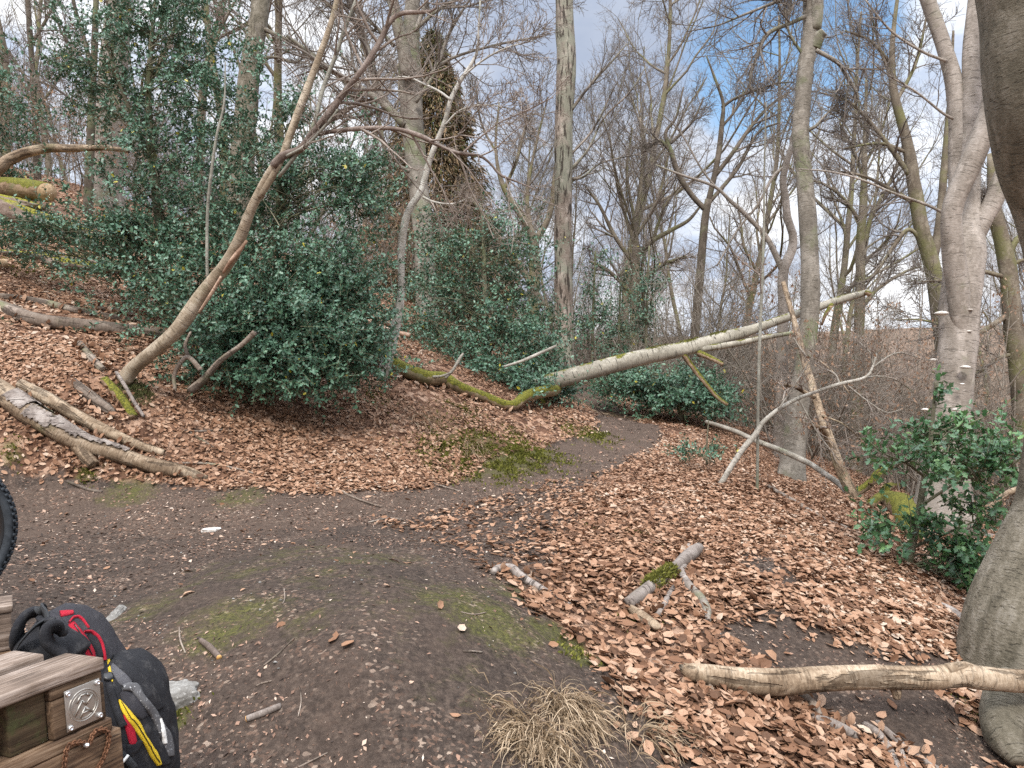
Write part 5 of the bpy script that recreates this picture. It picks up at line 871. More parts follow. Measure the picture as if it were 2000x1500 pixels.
tree('bare_tree', 'bushy ochre tree with spreading fan of limbs right of the dead trunk', M['bgtrunk'], M['twig_pale'], [L_(22, (1240,760,20), (1238,660,19), (1240,560,18), (1242,500,17), (1240,440,12), (1250,380,9), (1255,300,6), (1250,230,3)), L_(22, (1242,500,12), (1275,470,10), (1310,450,9), (1345,430,7), (1370,400,4))],
     [L_(22, (1241,520,9), (1200,460,8), (1170,400,6), (1140,360,3)), L_(22, (1241,480,9), (1215,400,7), (1200,330,5), (1190,260,3)), L_(22, (1243,460,8), (1280,400,7), (1300,330,5), (1310,270,3)), L_(22, (1240,560,8), (1290,520,7), (1340,500,5)), L_(22, (1238,580,8), (1190,530,7), (1150,510,4)), L_(22, (1275,470,7), (1300,400,5), (1340,350,3)), L_(22, (1241,440,7), (1225,340,5), (1235,250,3))], BT, sides=9)
tree('bare_tree', 'slim dark tree at the upper left in front of the pale straight beech', M['darkbark'], M['twig'], [L_(14, (170,440,18), (175,330,16), (178,240,15), (182,150,13), (186,60,12), (190,-60,10), (200,-200,6)), L_(14, (176,120,9), (160,60,8), (145,10,7), (135,-60,5))],
     [L_(14, (180,130,6), (130,80,5), (100,10,3)), L_(14, (184,80,6), (230,30,5), (260,-40,3)), L_(14, (178,230,6), (120,180,4), (60,150,3))], BT, sides=8)
tree('bare_tree', 'thin reddish tree at the far upper left corner', M['darkbark'], M['twig'], [L_(18, (75,420,14), (72,300,13), (66,180,11), (58,60,10), (50,-60,8), (40,-200,5))], [L_(18, (66,180,6), (30,120,5), (-10,60,3)), L_(18, (60,90,6), (100,20,5), (130,-50,3)), L_(18, (68,220,6), (110,160,5), (140,90,3))], BT, sides=8)
tree('bare_tree', 'bent pale trunk showing between the leaning tree and the brown trunk', M['bgtrunk'], M['twig_pale'], [L_(20, (440,420,20), (436,260,18), (425,180,16), (412,110,15), (405,40,13), (395,-60,10), (380,-200,6))], [L_(20, (412,110,8), (430,60,6), (460,0,4)), L_(20, (405,50,7), (380,10,5), (340,-40,3)), L_(20, (425,180,7), (380,140,5), (340,90,3))], BT, sides=8)

def dry_sapling(px, py, d, h, n, label):
    b = G(px, py) if d is None else P(px, py, d); t = thing('beech_sapling', label, 'sapling', b); g = Geo(); K = 8; a = np.zeros((3, K, 3))
    for i in range(3):
        q = nrm(np.array([rng.normal() * .25, rng.normal() * .25, 1])); a[i] = b + np.linspace(0, 1, K)[:, None] * q * h * (.7 + .3 * rng.random()) + np.cumsum(rng.normal(size=(K, 3)) * .03, 0)
    r = np.linspace(.012, .003, K)[None].repeat(3, 0); V, F, tc = tubes(a, r, 5); g.add(V, F, tc=tc)
    last = twigs(g, a, r, [lv(14, s0=.12, ratio=.4, ang=(45, 80), K=6, up=-.02, rmin=.003), lv(7, s0=.1, ratio=.45, K=5, up=-.02, rmin=.0025)]); g.build('stems', M['brush'], t); dry_leaves(t, last, n, .07)
for q in [(120,345,15,2.6,900,'young beech with orange dry leaves above the mossy sawn log'), (60,330,17,2.4,600,'orange leaved young beech at the left edge behind the arched branch'), (185,320,18,2.2,600,'orange leaved young beech beside the pale straight beech'),
          (735,560,14.5,2.6,700,'brown leaved young beech between the tall holly and the conifer'), (700,560,16,3.0,600,'brown leaved sapling just right of the tall holly'), (800,560,16,2.4,400,'brown leaved sapling at the foot of the forked beech'), (960,620,15,2.2,260,'brown leaved sapling behind the middle holly'), (1170,790,15,.7,160,'knee high dry leaved seedling where the path disappears'),
          (1560,860,12,1.7,300,'dry leaved sapling behind the leaning dead trunk'), (1700,820,13,2.2,260,'dry leaved sapling right of the leaning dead trunk'), (1640,800,14,2.6,260,'tall dry leaved sapling behind the slender beech'), (1960,760,11,1.6,160,'dry leaved sapling at the right edge behind the huge beech')]:
    dry_sapling(*q)
# tangled undergrowth down the valley: one mass
def brush(name, n, px0, px1, d0, d1, hgt, mat, n1=5):
    px = px0 + (px1 - px0) * rng.random(n); d = np.sqrt(d0 ** 2 + (d1 ** 2 - d0 ** 2) * rng.random(n)); x = (px - 1000) / FPX * d; z = height(x, d); K = 6; q = nrm(np.stack([rng.normal(size=n) * .3, rng.normal(size=n) * .3, np.ones(n)], 1)); h = hgt * (.5 + .7 * rng.random(n))
    a = np.stack([x, d, z], 1)[:, None] + q[:, None] * (h[:, None] * np.linspace(0, 1, K)[None])[..., None] + np.cumsum(rng.normal(size=(n, K, 3)) * .05, 1)
    r = np.linspace(.02, .006, K)[None] * (.5 + .8 * rng.random((n, 1))); g = Geo(); V, F, tc = tubes(a, r, 4); g.add(V, F, tc=tc)
    twigs(g, a, r, [lv(n1, s0=.08, ratio=.5, ang=(30, 75), K=5, wig=.2, up=.03, rmin=.005), lv(5, s0=.1, ratio=.5, K=4, wig=.2, up=0, rmin=.004), lv(4, s0=.1, ratio=.5, K=3, rmin=.0035, lmin=.15)], sides=(3, 3, 3))
    tag(g.build(name, mat), kind='stuff')
brush('valley_undergrowth', 400, 1330, 2150, 12.5, 26, 3.0, M['brush'], 7); brush('far_undergrowth', 520, 1100, 2150, 22, 75, 4.2, M['brush'], 6); brush('hill_undergrowth', 330, -80, 900, 17, 36, 3.2, M['brush'], 6); brush('path_undergrowth', 150, 900, 1330, 19, 34, 2.6, M['brush'], 6)
g = Geo(); N = 20000; px = 1430 + 700 * rng.random(N); d = 13 + 30 * rng.random(N) ** 1.5; x = (px - 1000) / FPX * d; z = height(x, d) + .2 + 3.2 * rng.random(N) ** 1.3; kp = vn3(np.stack([x, d, z], 1) * .9 + 60) > .53
p = np.stack([x, d, z], 1)[kp]; n = len(p); L = .05 + .04 * rng.random(n); leaf_cards(g, p, rng.normal(size=(n, 3)) + [0, 0, -.8], rng.normal(size=(n, 3)), L, L * .32, SIMPLE, SIMPLE_F, .4, .4); tag(g.build('hanging_leaves', M['dryleaf']), kind='stuff')

# ------------------------------------------------------------------ grass, sticks, loose twigs
def tuft(label, px, py, n, ln, lean, spread, wid=.0022):
    c = G(px, py); g = Geo(); K = 7; q = rng.normal(size=(n, 2)) * spread; x = c[0] + q[:, 0]; y = c[1] + q[:, 1]; b = np.stack([x, y, height(x, y)], 1); d = nrm(np.stack([q[:, 0] / spread * .3 + lean[0] + rng.normal(size=n) * .3, q[:, 1] / spread * .3 + lean[1] + rng.normal(size=n) * .3, .9 + .4 * rng.random(n)], 1)); L = ln * (.4 + .8 * rng.random(n)); Pt = np.empty((n, K, 3)); Pt[:, 0] = b
    dr = .34 + .3 * rng.random((n, 1)); hd = nrm(np.stack([lean[0] + rng.normal(size=n) * .5, lean[1] + rng.normal(size=n) * .5, np.zeros(n)], 1))
    for k in range(1, K):
        d = nrm(d + np.array([0, 0, -1]) * dr + hd * .12); Pt[:, k] = Pt[:, k - 1] + d * (L / (K - 1))[:, None]
        fl = height(Pt[:, k, 0], Pt[:, k, 1]) + .006 + .02 * rng.random(n); Pt[:, k, 2] = np.maximum(Pt[:, k, 2], fl)
    sd = nrm(np.cross(Pt[:, -1] - Pt[:, 0], rng.normal(size=(n, 3)))); w_ = wid * np.linspace(1, .15, K)[None, :, None] * (.6 + .7 * rng.random((n, 1, 1))); V = np.stack([Pt - sd[:, None] * w_, Pt + sd[:, None] * w_], 2); i = np.arange(n * K * 2).reshape(n, K, 2); F = np.stack([i[:, :-1, 0], i[:, :-1, 1], i[:, 1:, 1], i[:, 1:, 0]], -1).reshape(-1, 4)
    g.add(V.reshape(-1, 3), [F], tint=np.repeat(rng.random(n), K * 2)); tag(g.build('grass_tuft', M['straw'], None, c), label, 'grass tuft')
tuft('large straw coloured dead grass tuft at the bottom of the picture', 1050, 1450, 650, .145, (-.15, -.5), .06, .0022); tuft('straw tuft drooping right behind the large dead grass tuft', 1115, 1390, 560, .15, (.15, -.45), .052, .0022); tuft('thin dead grass wisps to the right of the two straw tufts', 1260, 1430, 110, .17, (.3, -.3), .055)
tuft('pale dry grass tuft high on the leafy bank under the silvery sapling', 825, 815, 130, .3, (.3, -.5), .12, .003); tuft('pale dry grass tuft beside the bright moss on the bank', 925, 875, 150, .3, (.3, -.5), .11, .003)
tuft('dry grass at the crest beside the path beyond the bend', 1290, 815, 260, .35, (-.2, -.3), .5, .005); tuft('small wisp of grass in the leaves right of the forked branch', 1560, 1060, 40, .2, (.2, -.3), .06, .002); tuft('small grass wisp on the right slope left of the young holly', 1710, 1145, 40, .2, (.2, -.2), .05, .002)
def stick(label, l, mat, cutmat=None, n=10):
    a, r = on_ground(l, .2); t = thing('stick', label, 'stick', a[0]); g = Geo(); limb(g, a, r, m=20, n=n, lump=.1, lf=25); g.build('wood', mat, t)
    if cutmat: g = Geo(); e = nrm((a[0] - a[1])[None])[0]; limb(g, [a[0] - e * .002, a[0] + e * .002], [r[0] * 1.0, r[0] * .95], m=2, n=n, lump=0); g.build('cut_end', cutmat, t)
stick('cut grey stick with an orange cut end on bare soil', [(482,1404,13), (515,1392,14), (548,1378,12)], M['greybranch'], M['orangecut']); stick('short dark brown stick with an orange end on the soil', [(428,1284,11), (410,1264,13), (392,1250,10)], M['redbranch'], M['orangecut'])
for l in [[(350,1225,3), (352,1250,4), (362,1275,3)], [(555,1150,3), (556,1168,3), (552,1180,3)], [(515,1300,4), (545,1275,4), (575,1245,3)], [(620,945,4), (660,958,5), (700,975,4), (745,990,3)], [(500,1340,3), (510,1335,4), (530,1330,3)], [(340,905,4), (400,905,5), (460,915,4), (500,925,3)], [(350,840,4), (390,842,5), (450,838,4)], [(365,840,4), (395,860,5), (440,885,3)], [(900,1195,2), (925,1200,3), (950,1196,2)], [(640,1470,3), (600,1490,4), (560,1510,3)], [(585,1340,2), (588,1370,3), (582,1400,2)], [(130,940,5), (170,955,6), (200,960,4)], [(720,1020,3), (760,1012,4), (790,1016,3)], [(1120,1010,3), (1160,1000,4), (1190,1004,3)], [(1480,1160,5), (1520,1165,5), (1560,1162,4)], [(905,1272,4), (920,1272,5), (942,1274,4)], [(1250,1362,5), (1264,1358,6), (1278,1356,4)], [(820,930,4), (850,945,4), (900,960,3)]]:
    a, r = on_ground(l, .1); g = Geo(); limb(g, a, r, m=14, n=6, lump=.15, lf=30); tag(g.build('twig', M['greylog'], None, a[0]), 'thin loose fallen twig lying flat on the ground', 'twig', 'loose twigs on the ground')

# ------------------------------------------------------------------ pallet furniture, backpack, bicycle at the lower left
A0 = P(203, 1283, 1.36); lx = nrm((P(0, 1359, 1.2) - A0)[None])[0]; wx = P(117, 1276, 1.41) - A0; wx = nrm((wx - lx * (wx @ lx))[None])[0]; nx = np.cross(lx, wx); nx = nx if nx[2] > 0 else -nx
FR = lambda V: A0 + V[:, :1] * lx + V[:, 1:2] * wx + V[:, 2:3] * nx
pal = thing('pallet_table', 'brown pallet stack with a round steel emblem plate at the lower left corner', 'pallet', A0 - nx * .6 + lx * .4 + wx * .3)
def part(nm, lo, hi, mat, parent=pal, bev=.004): g = Geo(); box(g, lo, hi, FR, bev); return g.build(nm, mat, parent)
part('deck_board', (0, 0, -.022), (1.2, .115, 0), M['plank']); part('deck_board', (.01, .17, -.026), (1.2, .27, -.003), M['plank']); part('deck_board', (.01, .33, -.024), (1.2, .43, -.003), M['plank'])
part('stringer_board', (.004, .004, -.044), (.10, .5, -.0225), M['block'])
part('block', (.003, .002, -.112), (.10, .10, -.0445), M['block']); part('block', (.1005, .016, -.112), (.165, .10, -.0235), M['mossblock']); part('block', (.003, .33, -.112), (.10, .43, -.0445), M['block']); part('block', (.53, .01, -.112), (.68, .10, -.0235), M['block'])
part('bottom_board', (-.004, -.003, -.136), (1.2, .105, -.1125), M['beam']); part('bottom_board', (-.002, .32, -.136), (1.2, .43, -.1125), M['beam'])
lo = part('lower_block', (-.018, -.006, -.33), (.24, .12, -.1365), M['beam']); part('lower_block', (-.01, .3, -.33), (.2, .43, -.1365), M['beam']); part('lower_board', (-.012, -.004, -.355), (1.2, .43, -.3305), M['beam']); part('foot_block', (0, .01, -.62), (.2, .13, -.3555), M['block']); part('foot_block', (.8, .01, -.62), (1.0, .13, -.3555), M['block']); part('foot_block', (0, .3, -.66), (.2, .42, -.3555), M['block'])
# steel plate with embossed emblem and four bolts, set on the block's front face
g = Geo(); PL = (.012, .088, -.108, -.036)
box(g, (.0125, -.0012, -.106), (.078, .0012, -.034), FR, .0008); plate = g.build('emblem_plate', M['steel'], pal)
cx, cz, Re = .0455, -.070, .027
def strip(g, pts, wd, y0=-.0014, th=.0014):
    pts = np.array(pts, float)
    for a, b in zip(pts[:-1], pts[1:]):
        d = (b - a) / (np.linalg.norm(b - a) + 1e-9); n = np.array([-d[1], d[0]]) * wd / 2; q = [a - n - d * wd * .3, b - n + d * wd * .3, b + n + d * wd * .3, a + n - d * wd * .3]
        V = np.array([[p[0], y, p[1]] for y in (y0, y0 - th) for p in q]); g.add(FR(V), [[(4, 5, 6, 7), (0, 1, 5, 4), (1, 2, 6, 5), (2, 3, 7, 6), (3, 0, 4, 7)]])
g = Geo(); Q = lambda u, v: (cx - u * Re, cz + v * Re)           # u to the viewer's right, v up

for k_, w_ in ((1.0, .0022), (.84, .0011)):
    n = 48; an = np.linspace(0, 2 * math.pi, n, endpoint=False); V = np.array([(cx - (k_ * Re + dr_) * math.cos(a), y_, cz + (k_ * Re + dr_) * math.sin(a)) for a in an for dr_, y_ in ((-w_ / 2, -.0012), (-w_ / 2 * .6, -.0026), (w_ / 2 * .6, -.0026), (w_ / 2, -.0012))]); i = np.arange(4 * n).reshape(n, 4); j = np.roll(i, -1, 0); g.add(FR(V), [np.stack([i[:, :-1], i[:, 1:], j[:, 1:], j[:, :-1]], -1).reshape(-1, 4)])

strip(g, [Q(-.64, -.48), Q(-.1, .3), Q(.16, .0), Q(.62, .42)], .0036); strip(g, [Q(-.44, .3), Q(-.16, .66), Q(.22, .66), Q(.4, .48)], .0036); strip(g, [Q(-.3, -.72), Q(.08, -.2), Q(.5, -.62)], .0036); strip(g, [Q(-.1, -.5), Q(.36, -.5)], .0026)
g.build('emblem', M['steel'], plate)
for u, v in ((.018, -.040), (.0725, -.040), (.018, -.100), (.0725, -.100)):
    g = Geo(); c = np.array([u, -.0012, v]); n = 20; pr = [(.0048, 0), (.0050, -.002), (.0042, -.0042), (.0022, -.0046), (.0018, -.003), (0.0001, -.003)]
    V = np.array([c + np.array([r * math.cos(2 * math.pi * k / n), y, r * math.sin(2 * math.pi * k / n)]) for r, y in pr for k in range(n)]); i = np.arange(len(V)).reshape(len(pr), n); j = np.roll(i, -1, 1); g.add(FR(V), [np.stack([i[:-1], j[:-1], j[1:], i[1:]], -1).reshape(-1, 4)]); g.build('bolt', M['bolt'], plate)
# rusty chain nailed in a heart shape
def hit(px, py, yoff):
    """the point of the plane y = yoff of the pallet frame seen at a photo pixel"""
    a = P(px, py, 1.0) - CAM; n = wx; k = ((A0 + wx * yoff - CAM) @ n) / (a @ n); q = CAM + a * k - A0; return np.array([q @ lx, q @ wx, q @ nx])
Z = lambda x, y: (x / 4.285, 1150 + y / 4.285)
heart = [hit(*Z(*q), -.011) for q in [(530,1560), (545,1420), (560,1340), (590,1300), (630,1290), (690,1285), (735,1312), (760,1265), (785,1205), (830,1178), (880,1180), (912,1225), (905,1300), (880,1380), (850,1450), (800,1530)]]
hp, _ = spline(heart, [1] * len(heart), 46); g = Geo()
for k in range(45):
    a, b = hp[k], hp[k + 1]; d = nrm((b - a)[None])[0]; s_ = np.cross(d, [0, 1, 0]); up_ = np.array([0, 1, 0]) if k % 2 else s_; sd = up_; ln_ = np.linalg.norm(b - a) * .78; wd_ = .0042
    cyc = np.array([(a + b) / 2 + d * ln_ * math.cos(t_) + sd * wd_ * math.sin(t_) for t_ in np.linspace(0, 2 * math.pi, 11)]); Vt, Ft, tct = tubes(FR(cyc)[None], np.full((1, 11), .0014), 6); g.add(Vt, Ft, tc=tct)
ch = g.build('chain', M['rust'], lo)
g = Geo(); c = hit(*Z(738, 1312), -.02); V = np.array([c + np.array([.004 * math.cos(a) * r, y, .004 * math.sin(a) * r]) for r, y in ((1, .012), (1, 0), (.1, -.002)) for a in np.linspace(0, 6.283, 12, endpoint=False)]); i = np.arange(36).reshape(3, 12); j = np.roll(i, -1, 1); g.add(FR(V), [np.stack([i[:-1], j[:-1], j[1:], i[1:]], -1).reshape(-1, 4)]); g.build('nail', M['bolt'], lo)
# a second pallet behind, mostly outside the frame
B0 = P(22, 1196, 2.0); p2 = thing('pallet', 'rough pallet end just showing at the left edge behind the backpack strap', 'pallet', B0 + np.array([-.4, 0, -.5])); FR2 = lambda V: B0 + V[:, :1] * np.array([-.83, -.56, 0]) + V[:, 1:2] * np.array([-.56, .83, 0]) + V[:, 2:3] * np.array([0, 0, 1.])
for nm, lo_, hi_, mt in (('block', (0, 0, -.105), (.14, .1, -.0), 'plank'), ('deck_board', (-.004, -.004, .0005), (.8, .1, .022), 'plank'), ('bottom_board', (-.005, -.01, -.13), (.8, .11, -.1055), 'beam'), ('leg_block', (.02, .0, -.5), (.14, .1, -.1305), 'block'), ('leg_block', (.6, .0, -.5), (.74, .1, -.1305), 'block'), ('block', (.6, 0, -.105), (.74, .1, 0), 'block')):
    g = Geo(); box(g, lo_, hi_, FR2, .004); g.build(nm, M[mt], p2)

# backpack: leaning beside the pallet
bt = thing('backpack', 'black and grey backpack with red and yellow zips leaning by the pallet corner', 'backpack', G(285, 1500))
spine = [(104,1193,14,.04), (113,1208,32,.08), (127,1234,46,.105), (146,1268,50,.115), (168,1312,50,.12), (192,1365,54,.125), (216,1420,60,.13), (240,1475,64,.13), (262,1530,62,.12), (275,1565,40,.07)]; DB = 1.72
POCK = [(221,1289,8,.04), (229,1301,24,.085), (244,1328,37,.105), (259,1370,48,.12), (270,1420,53,.125), (279,1470,51,.125), (287,1525,44,.12), (293,1565,36,.1), (296,1590,18,.05)]
sp = [P(a, b, DB) for a, b, _, _ in spine]; ax_d = nrm((sp[-2] - sp[1])[None])[0]; vv = nrm((P(300, 1300, DB) - P(200, 1347, DB))[None])[0]; vv = nrm((vv - ax_d * (vv @ ax_d))[None])[0]; ww = np.array([0.0, -1, 0])
def loft(secs, n=40, pw=2.7, wob=.0):
    V = []
    for c, a, b in secs:
        for k in range(n):
            t_ = 2 * math.pi * k / n; ct, st = math.cos(t_), math.sin(t_); V.append(c + vv * a * math.copysign(abs(ct) ** (2 / pw), ct) + ww * b * math.copysign(abs(st) ** (2 / pw), st))
    V = np.array(V)
    if wob: V = V + nrm(V - V.mean(0)) * ((vn3(V * 16 + 70) - .5) * wob + (vn3(V * 45 + 70) - .5) * wob * .4)[:, None]
    i = np.arange(len(V)).reshape(len(secs), n); j = np.roll(i, -1, 1); return V, [np.stack([i[:-1], i[1:], j[1:], j[:-1]], -1).reshape(-1, 4), i[:1], i[-1:, ::-1]]
def secs_of(s, m=40):
    c, a = spline([P(q[0], q[1], DB) for q in s], [q[2] * DB / FPX for q in s], m); _, b = spline([P(q[0], q[1], DB) for q in s], [q[3] for q in s], m); return list(zip(c, a, b))
V, F = loft(secs_of(spine), wob=.014); Geo().add(V, F).build('body', M['grey_cloth'], bt); V2, F2 = loft(secs_of(POCK), wob=.02); Geo().add(V2, F2).build('front_pocket', M['black_cloth'], bt)
tris = [tuple(int(x) for x in f) for f in F[0]] + [tuple(int(x) + len(V) for x in f) for f in F2[0]]; bvh = BVHTree.FromPolygons([Vector(v) for v in V.tolist() + V2.tolist()], tris)
def skin(px, py, out=.004):
    a = P(px, py, 1.0) - CAM; r = bvh.ray_cast(Vector(CAM.tolist()), Vector(nrm(a[None])[0].tolist()))
    if r[0] is None:
        p = Vector(P(px, py, DB).tolist()); q = bvh.find_nearest(p); return np.array(q[0]) + np.array(q[1]) * out * (1 if q[1].dot(Vector((0, -1, 0))) > -.2 else -1)
    n = np.array(r[1]); n = n if n @ a < 0 else -n; return np.array(r[0]) + n * out
def ribbon(nm, l, mat, th=.004, parent=bt, sub_=16, off=.001):
    th = th * .55
    """[(px,py,width_px)]: a raised strip following the bag"""
    q = np.array(l, float); u = np.linspace(0, len(q) - 1, sub_ * (len(q) - 1) // 2 + 2); X = np.stack([np.interp(u, np.arange(len(q)), q[:, k]) for k in range(3)], 1)
    for _ in range(3): X[1:-1] = .25 * X[:-2] + .5 * X[1:-1] + .25 * X[2:]
    T = np.gradient(X[:, :2], axis=0); T /= np.linalg.norm(T, axis=1)[:, None] + 1e-9; Nn = np.stack([-T[:, 1], T[:, 0]], 1); Vr = []
    for p, n_, w_ in zip(X, Nn, X[:, 2]):
        prof = [(-.5, -.002), (-.46, off + th * .6), (-.2, off + th), (.2, off + th), (.46, off + th * .6), (.5, -.002)]
        Vr += [skin(p[0] + n_[0] * w_ * s, p[1] + n_[1] * w_ * s, o) for s, o in prof]
    Vr = np.array(Vr); i = np.arange(len(Vr)).reshape(len(X), 6); g = Geo(); g.add(Vr, [np.stack([i[:-1, :-1], i[:-1, 1:], i[1:, 1:], i[1:, :-1]], -1).reshape(-1, 4), np.stack([i[:-1, 5], i[:-1, 0], i[1:, 0], i[1:, 5]], -1), i[:1], i[-1:]]); return g.build(nm, mat, parent)
z_ = lambda x, y, w_: (x / 4.285, 1150 + y / 4.285, w_ / 4.285)
ribbon('zip_panel', [z_(500,215,50), z_(560,205,44), z_(610,200,30)], M['red_cloth'], .006); ribbon('zip_panel', [z_(590,290,60), z_(645,380,95), z_(700,460,100), z_(745,540,95), z_(770,600,60)], M['red_cloth'], .006)
ribbon('piping', [z_(575,285,16), z_(610,240,18), z_(655,232,18), z_(690,258,16), z_(740,330,10)], M['red_cloth'], .006); ribbon('piping', [z_(700,360,16), z_(760,358,20), z_(815,400,22), z_(848,460,22), z_(866,540,22), z_(874,600,18)], M['red_cloth'], .008)
ribbon('mesh_pocket', [z_(735,385,30), z_(790,430,70), z_(825,500,80), z_(845,570,60)], M['black_cloth'], .003)
ribbon('side_panel', [z_(640,430,30), z_(690,520,40), z_(730,600,50)], M['grey_cloth'], .004); ribbon('back_panel', [z_(350,190,60), z_(470,250,70), z_(560,350,60), z_(630,450,60), z_(690,550,60)], M['grey_cloth'], .007)
ribbon('yellow_trim', [z_(905,590,20), z_(912,650,26), z_(925,720,24), z_(940,780,14)], M['yellow_cloth'], .004)
ribbon('yellow_zip', [z_(995,930,14), z_(1035,1000,56), z_(1085,1075,70), z_(1140,1140,74), z_(1190,1230,52), z_(1240,1310,56), z_(1285,1390,70), z_(1330,1475,40)], M['yellow_cloth'], .007)
ribbon('zip_line', [z_(1010,950,4), z_(1085,1080,5), z_(1140,1145,5), z_(1190,1235,5), z_(1240,1315,5), z_(1320,1460,4)], M['black_plastic'], .010, off=.002); ribbon('zip_line', [z_(610,310,4), z_(660,385,4), z_(710,465,4), z_(755,560,4)], M['black_plastic'], .009, off=.002); ribbon('red_panel', [z_(1035,1050,20), z_(1070,1130,70), z_(1095,1210,74), z_(1115,1300,66)], M['red_cloth'], .004)
ribbon('grey_panel', [z_(930,640,50), z_(990,700,100), z_(1040,760,120), z_(1080,800,90)], M['panel'], .002); ribbon('grey_panel', [z_(1010,860,40), z_(1080,930,130), z_(1150,1010,130), z_(1210,1080,60)], M['grey_cloth'], .002); ribbon('black_panel', [z_(930,570,50), z_(1010,620,100), z_(1100,690,110), z_(1200,800,130), z_(1270,900,110), z_(1330,1010,90)], M['black_cloth'], .006); ribbon('black_panel', [z_(1200,1080,30), z_(1230,1180,80), z_(1290,1280,90), z_(1350,1380,110), z_(1390,1470,90)], M['black_cloth'], .005)
ribbon('reflective_flap', [z_(1020,830,50), z_(1080,820,74), z_(1130,830,80), z_(1170,900,66), z_(1230,970,62), z_(1280,1040,70), z_(1330,1130,60), z_(1385,1230,90), z_(1410,1330,80), z_(1425,1400,50)], M['speck'], .009)
ribbon('white_tag', [z_(1325,1085,18), z_(1345,1160,34), z_(1358,1230,34), z_(1370,1300,20)], M['white_plastic'], .013); ribbon('side_pocket', [z_(990,1340,90), z_(1060,1360,120), z_(1130,1330,90), z_(1180,1270,30)], M['black_cloth'], .005)
ribbon('webbing', [z_(905,790,60), z_(940,900,64), z_(970,1000,64), z_(1000,1090,70), z_(1030,1150,74)], M['black_cloth'], .009); ribbon('webbing', [z_(1010,1360,60), z_(1060,1420,70), z_(1120,1500,70)], M['web'], .009)
ribbon('buckle', [z_(875,740,60), z_(905,745,72), z_(935,735,60)], M['black_plastic'], .012)
g = Geo(); c = skin(*z_(1005, 1430, 1)[:2], .014)
for k in range(4): limb(g, [c + rng.normal(size=3) * .002, c + rng.normal(size=3) * .01, c + rng.normal(size=3) * .012], [.003, .0035, .003], m=8, n=8)
g.build('cord_pull', M['white_plastic'], bt)
# shoulder straps, harness padding, loose webbing
def band(nm, pts, wd, th, mat, nrm_dir, m=40):
    """flat padded band through 3-D points, width across nrm_dir"""
    a, _ = spline(pts, [1] * len(pts), m); T = nrm(np.gradient(a, axis=0)); wv = nrm(np.array(nrm_dir, float)[None] - T * (T @ np.array(nrm_dir, float))[:, None]); up_ = np.cross(T, wv); V = []
    for k in range(m):
        for s, t_ in ((-.5, -.5), (.5, -.5), (.5, .5), (-.5, .5)) if th < .006 else ((-.5, -.2), (-.4, -.5), (.4, -.5), (.5, -.2), (.5, .2), (.4, .5), (-.4, .5), (-.5, .2)): V.append(a[k] + wv[k] * wd * s + up_[k] * th * t_)
    q = 4 if th < .006 else 8; i = np.arange(m * q).reshape(m, q); j = np.roll(i, -1, 1); g = Geo().add(np.array(V), [np.stack([i[:-1], j[:-1], j[1:], i[1:]], -1).reshape(-1, 4), i[:1, ::-1], i[-1:]]); return g.build(nm, mat, bt)
zd = lambda x, y, d: P(x / 4.285, 1150 + y / 4.285, d)
band('shoulder_strap', [zd(360,220,1.66), zd(300,205,1.64), zd(230,220,1.62), zd(165,300,1.6), zd(140,400,1.6), zd(170,480,1.63), zd(240,540,1.66)], .05, .016, M['black_cloth'], (.3, -.9, .2)); band('shoulder_strap', [zd(480,330,1.58), zd(430,320,1.56), zd(395,350,1.55), zd(400,430,1.55), zd(460,500,1.56), zd(540,550,1.57)], .055, .018, M['black_cloth'], (.3, -.9, .3))
band('loose_webbing', [zd(400,225,1.6), zd(370,270,1.58), zd(300,310,1.56), zd(220,390,1.55), zd(160,470,1.55), zd(110,560,1.55), zd(85,600,1.55)], .028, .003, M['web'], (.55, -.6, .5)); band('loose_webbing', [zd(330,190,1.62), zd(345,165,1.6), zd(375,200,1.59), zd(400,260,1.58), zd(440,275,1.58)], .024, .004, M['web'], (.6, -.5, .3))
band('grab_handle', [zd(330,250,1.6), zd(360,275,1.58), zd(410,270,1.57), zd(460,275,1.57)], .016, .012, M['black_cloth'], (0, -.5, .8))
sec = [(zd(300,330,1.64), .02, .03), (zd(310,370,1.63), .035, .05), (zd(350,440,1.62), .05, .06), (zd(420,520,1.62), .06, .07), (zd(500,600,1.63), .06, .07), (zd(540,640,1.64), .03, .04)]; c, a = spline([s[0] for s in sec], [s[1] for s in sec], 24); _, b2 = spline([s[0] for s in sec], [s[2] for s in sec], 24); V, F = loft(list(zip(c, a, b2)), 24, 2.3, .008); Geo().add(V, F).build('back_padding', M['black_cloth'], bt)

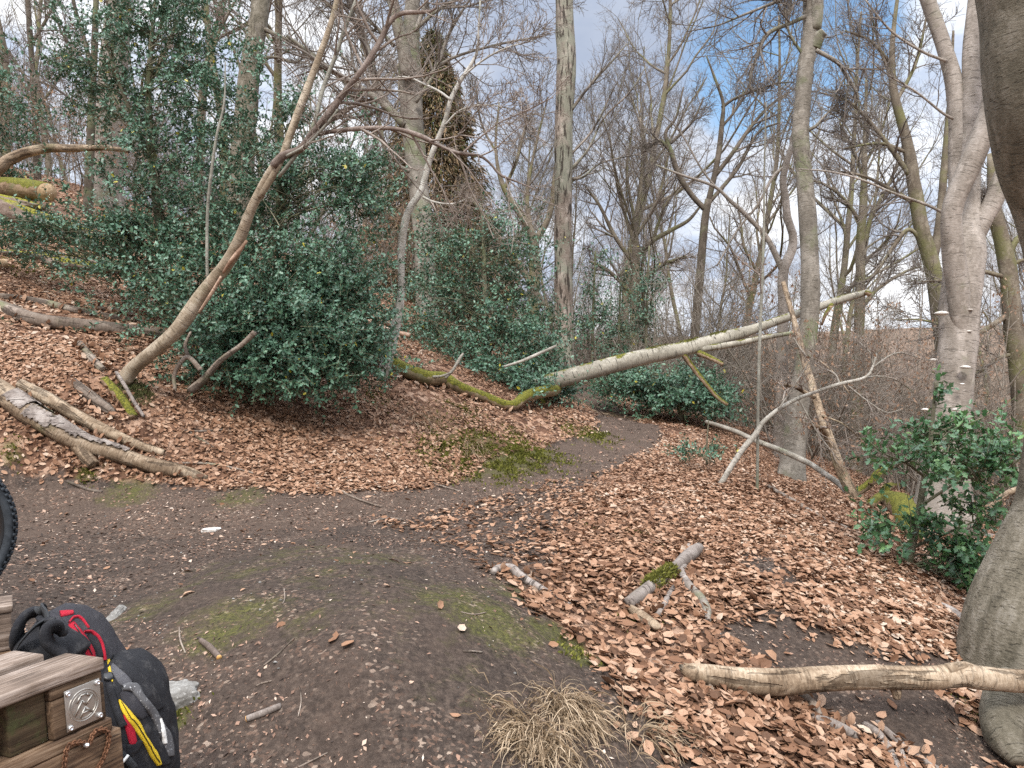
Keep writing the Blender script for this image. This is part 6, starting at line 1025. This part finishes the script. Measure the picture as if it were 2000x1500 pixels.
# bicycle: only its front wheel reaches into the frame
wc = P(-172, 1050, 3.0); Rw = .365; ca = R_(47); wu = np.array([math.cos(ca), math.sin(ca), 0]); wn_ = np.array([-math.sin(ca), math.cos(ca), 0]); wz = np.array([0, 0, 1.0])
bk = thing('bicycle', 'mountain bicycle of which one knobbly black tyre shows at the left edge', 'bicycle', wc - wz * Rw)
wo_ = thing('wheel', None, None, (0, 0, 0)); wo_.parent = bk
WP = lambda r, a, o=0: wc + wu * (r * math.cos(a)) + wz * (r * math.sin(a)) + wn_ * o
def ring_(nm, prof, mat, n=96, knob=False):
    V = np.array([WP(r, 2 * math.pi * k / n, o) for k in range(n) for r, o in prof]); q = len(prof); i = np.arange(len(V)).reshape(n, q); i2 = np.roll(i, -1, 0); j = np.roll(i, -1, 1); j2 = np.roll(i2, -1, 1); g = Geo().add(V, [np.stack([i, i2, j2, j], -1).reshape(-1, 4)])
    if knob:
        for k in range(72):
            for row, (o, r0) in enumerate(((-.022, Rw - .008), (0, Rw - .003), (.022, Rw - .008), (-.03, Rw - .018), (.03, Rw - .018))):
                a0 = 2 * math.pi * (k + .5 * (row % 2)) / 72; da = .022; Q8 = []
                for rr_ in (r0 - .004, r0 + .007):
                    for (aa, oo) in ((-da, -.006), (da, -.006), (da, .006), (-da, .006)): Q8.append(WP(rr_, a0 + aa, o + oo))
                g.add(np.array(Q8), [[(4, 5, 6, 7), (0, 1, 5, 4), (1, 2, 6, 5), (2, 3, 7, 6), (3, 0, 4, 7)]])
    return g.build(nm, mat, wo_)
ring_('tyre', [(Rw - .028 + .026 * math.cos(a), .029 * math.sin(a)) for a in np.linspace(0, 2 * math.pi, 16, endpoint=False)], M['rubber'], knob=True)
ring_('rim', [(Rw - .058, -.013), (Rw - .05, -.015), (Rw - .044, -.012), (Rw - .044, .012), (Rw - .05, .015), (Rw - .058, .013), (Rw - .066, 0)], M['black_plastic'])
g = Geo()
for k in range(28):
    a = 2 * math.pi * k / 28; s_ = 1 if k % 2 else -1; limb(g, [WP(.022, a + .9 * (1 if k % 4 < 2 else -1), .026 * s_), WP(Rw - .06, a, 0)], [.0011, .0011], m=2, n=5, lump=0, cap=False)
g.build('spokes', M['steel'], wo_); g = Geo(); limb(g, [wc - wn_ * .05, wc - wn_ * .025, wc + wn_ * .025, wc + wn_ * .05], [.01, .024, .024, .01], m=12, n=14, lump=0); g.build('hub', M['black_plastic'], wo_)
for s_ in (-1, 1): g = Geo(); limb(g, [wc + wn_ * .055 * s_, wc + wn_ * .06 * s_ + wz * .2 - wu * .05, wc + wn_ * .06 * s_ + wz * .44 - wu * .13], [.012, .018, .018], m=14, n=12, lump=0); g.build('fork_leg', M['black_plastic'], bk)
g = Geo(); hd = wc + wz * .44 - wu * .13; limb(g, [hd - wn_ * .06, hd + wn_ * .06], [.02, .02], m=4, n=12, lump=0); limb(g, [hd, hd + wz * .2 - wu * .07], [.022, .022], m=4, n=12, lump=0); limb(g, [hd + wz * .12 - wu * .04, wc - wu * .78 + wz * .02], [.022, .024], m=6, n=12, lump=0); limb(g, [hd + wz * .18 - wu * .06, wc - wu * .68 + wz * .42], [.018, .018], m=6, n=12, lump=0); g.build('frame', M['black_plastic'], bk)
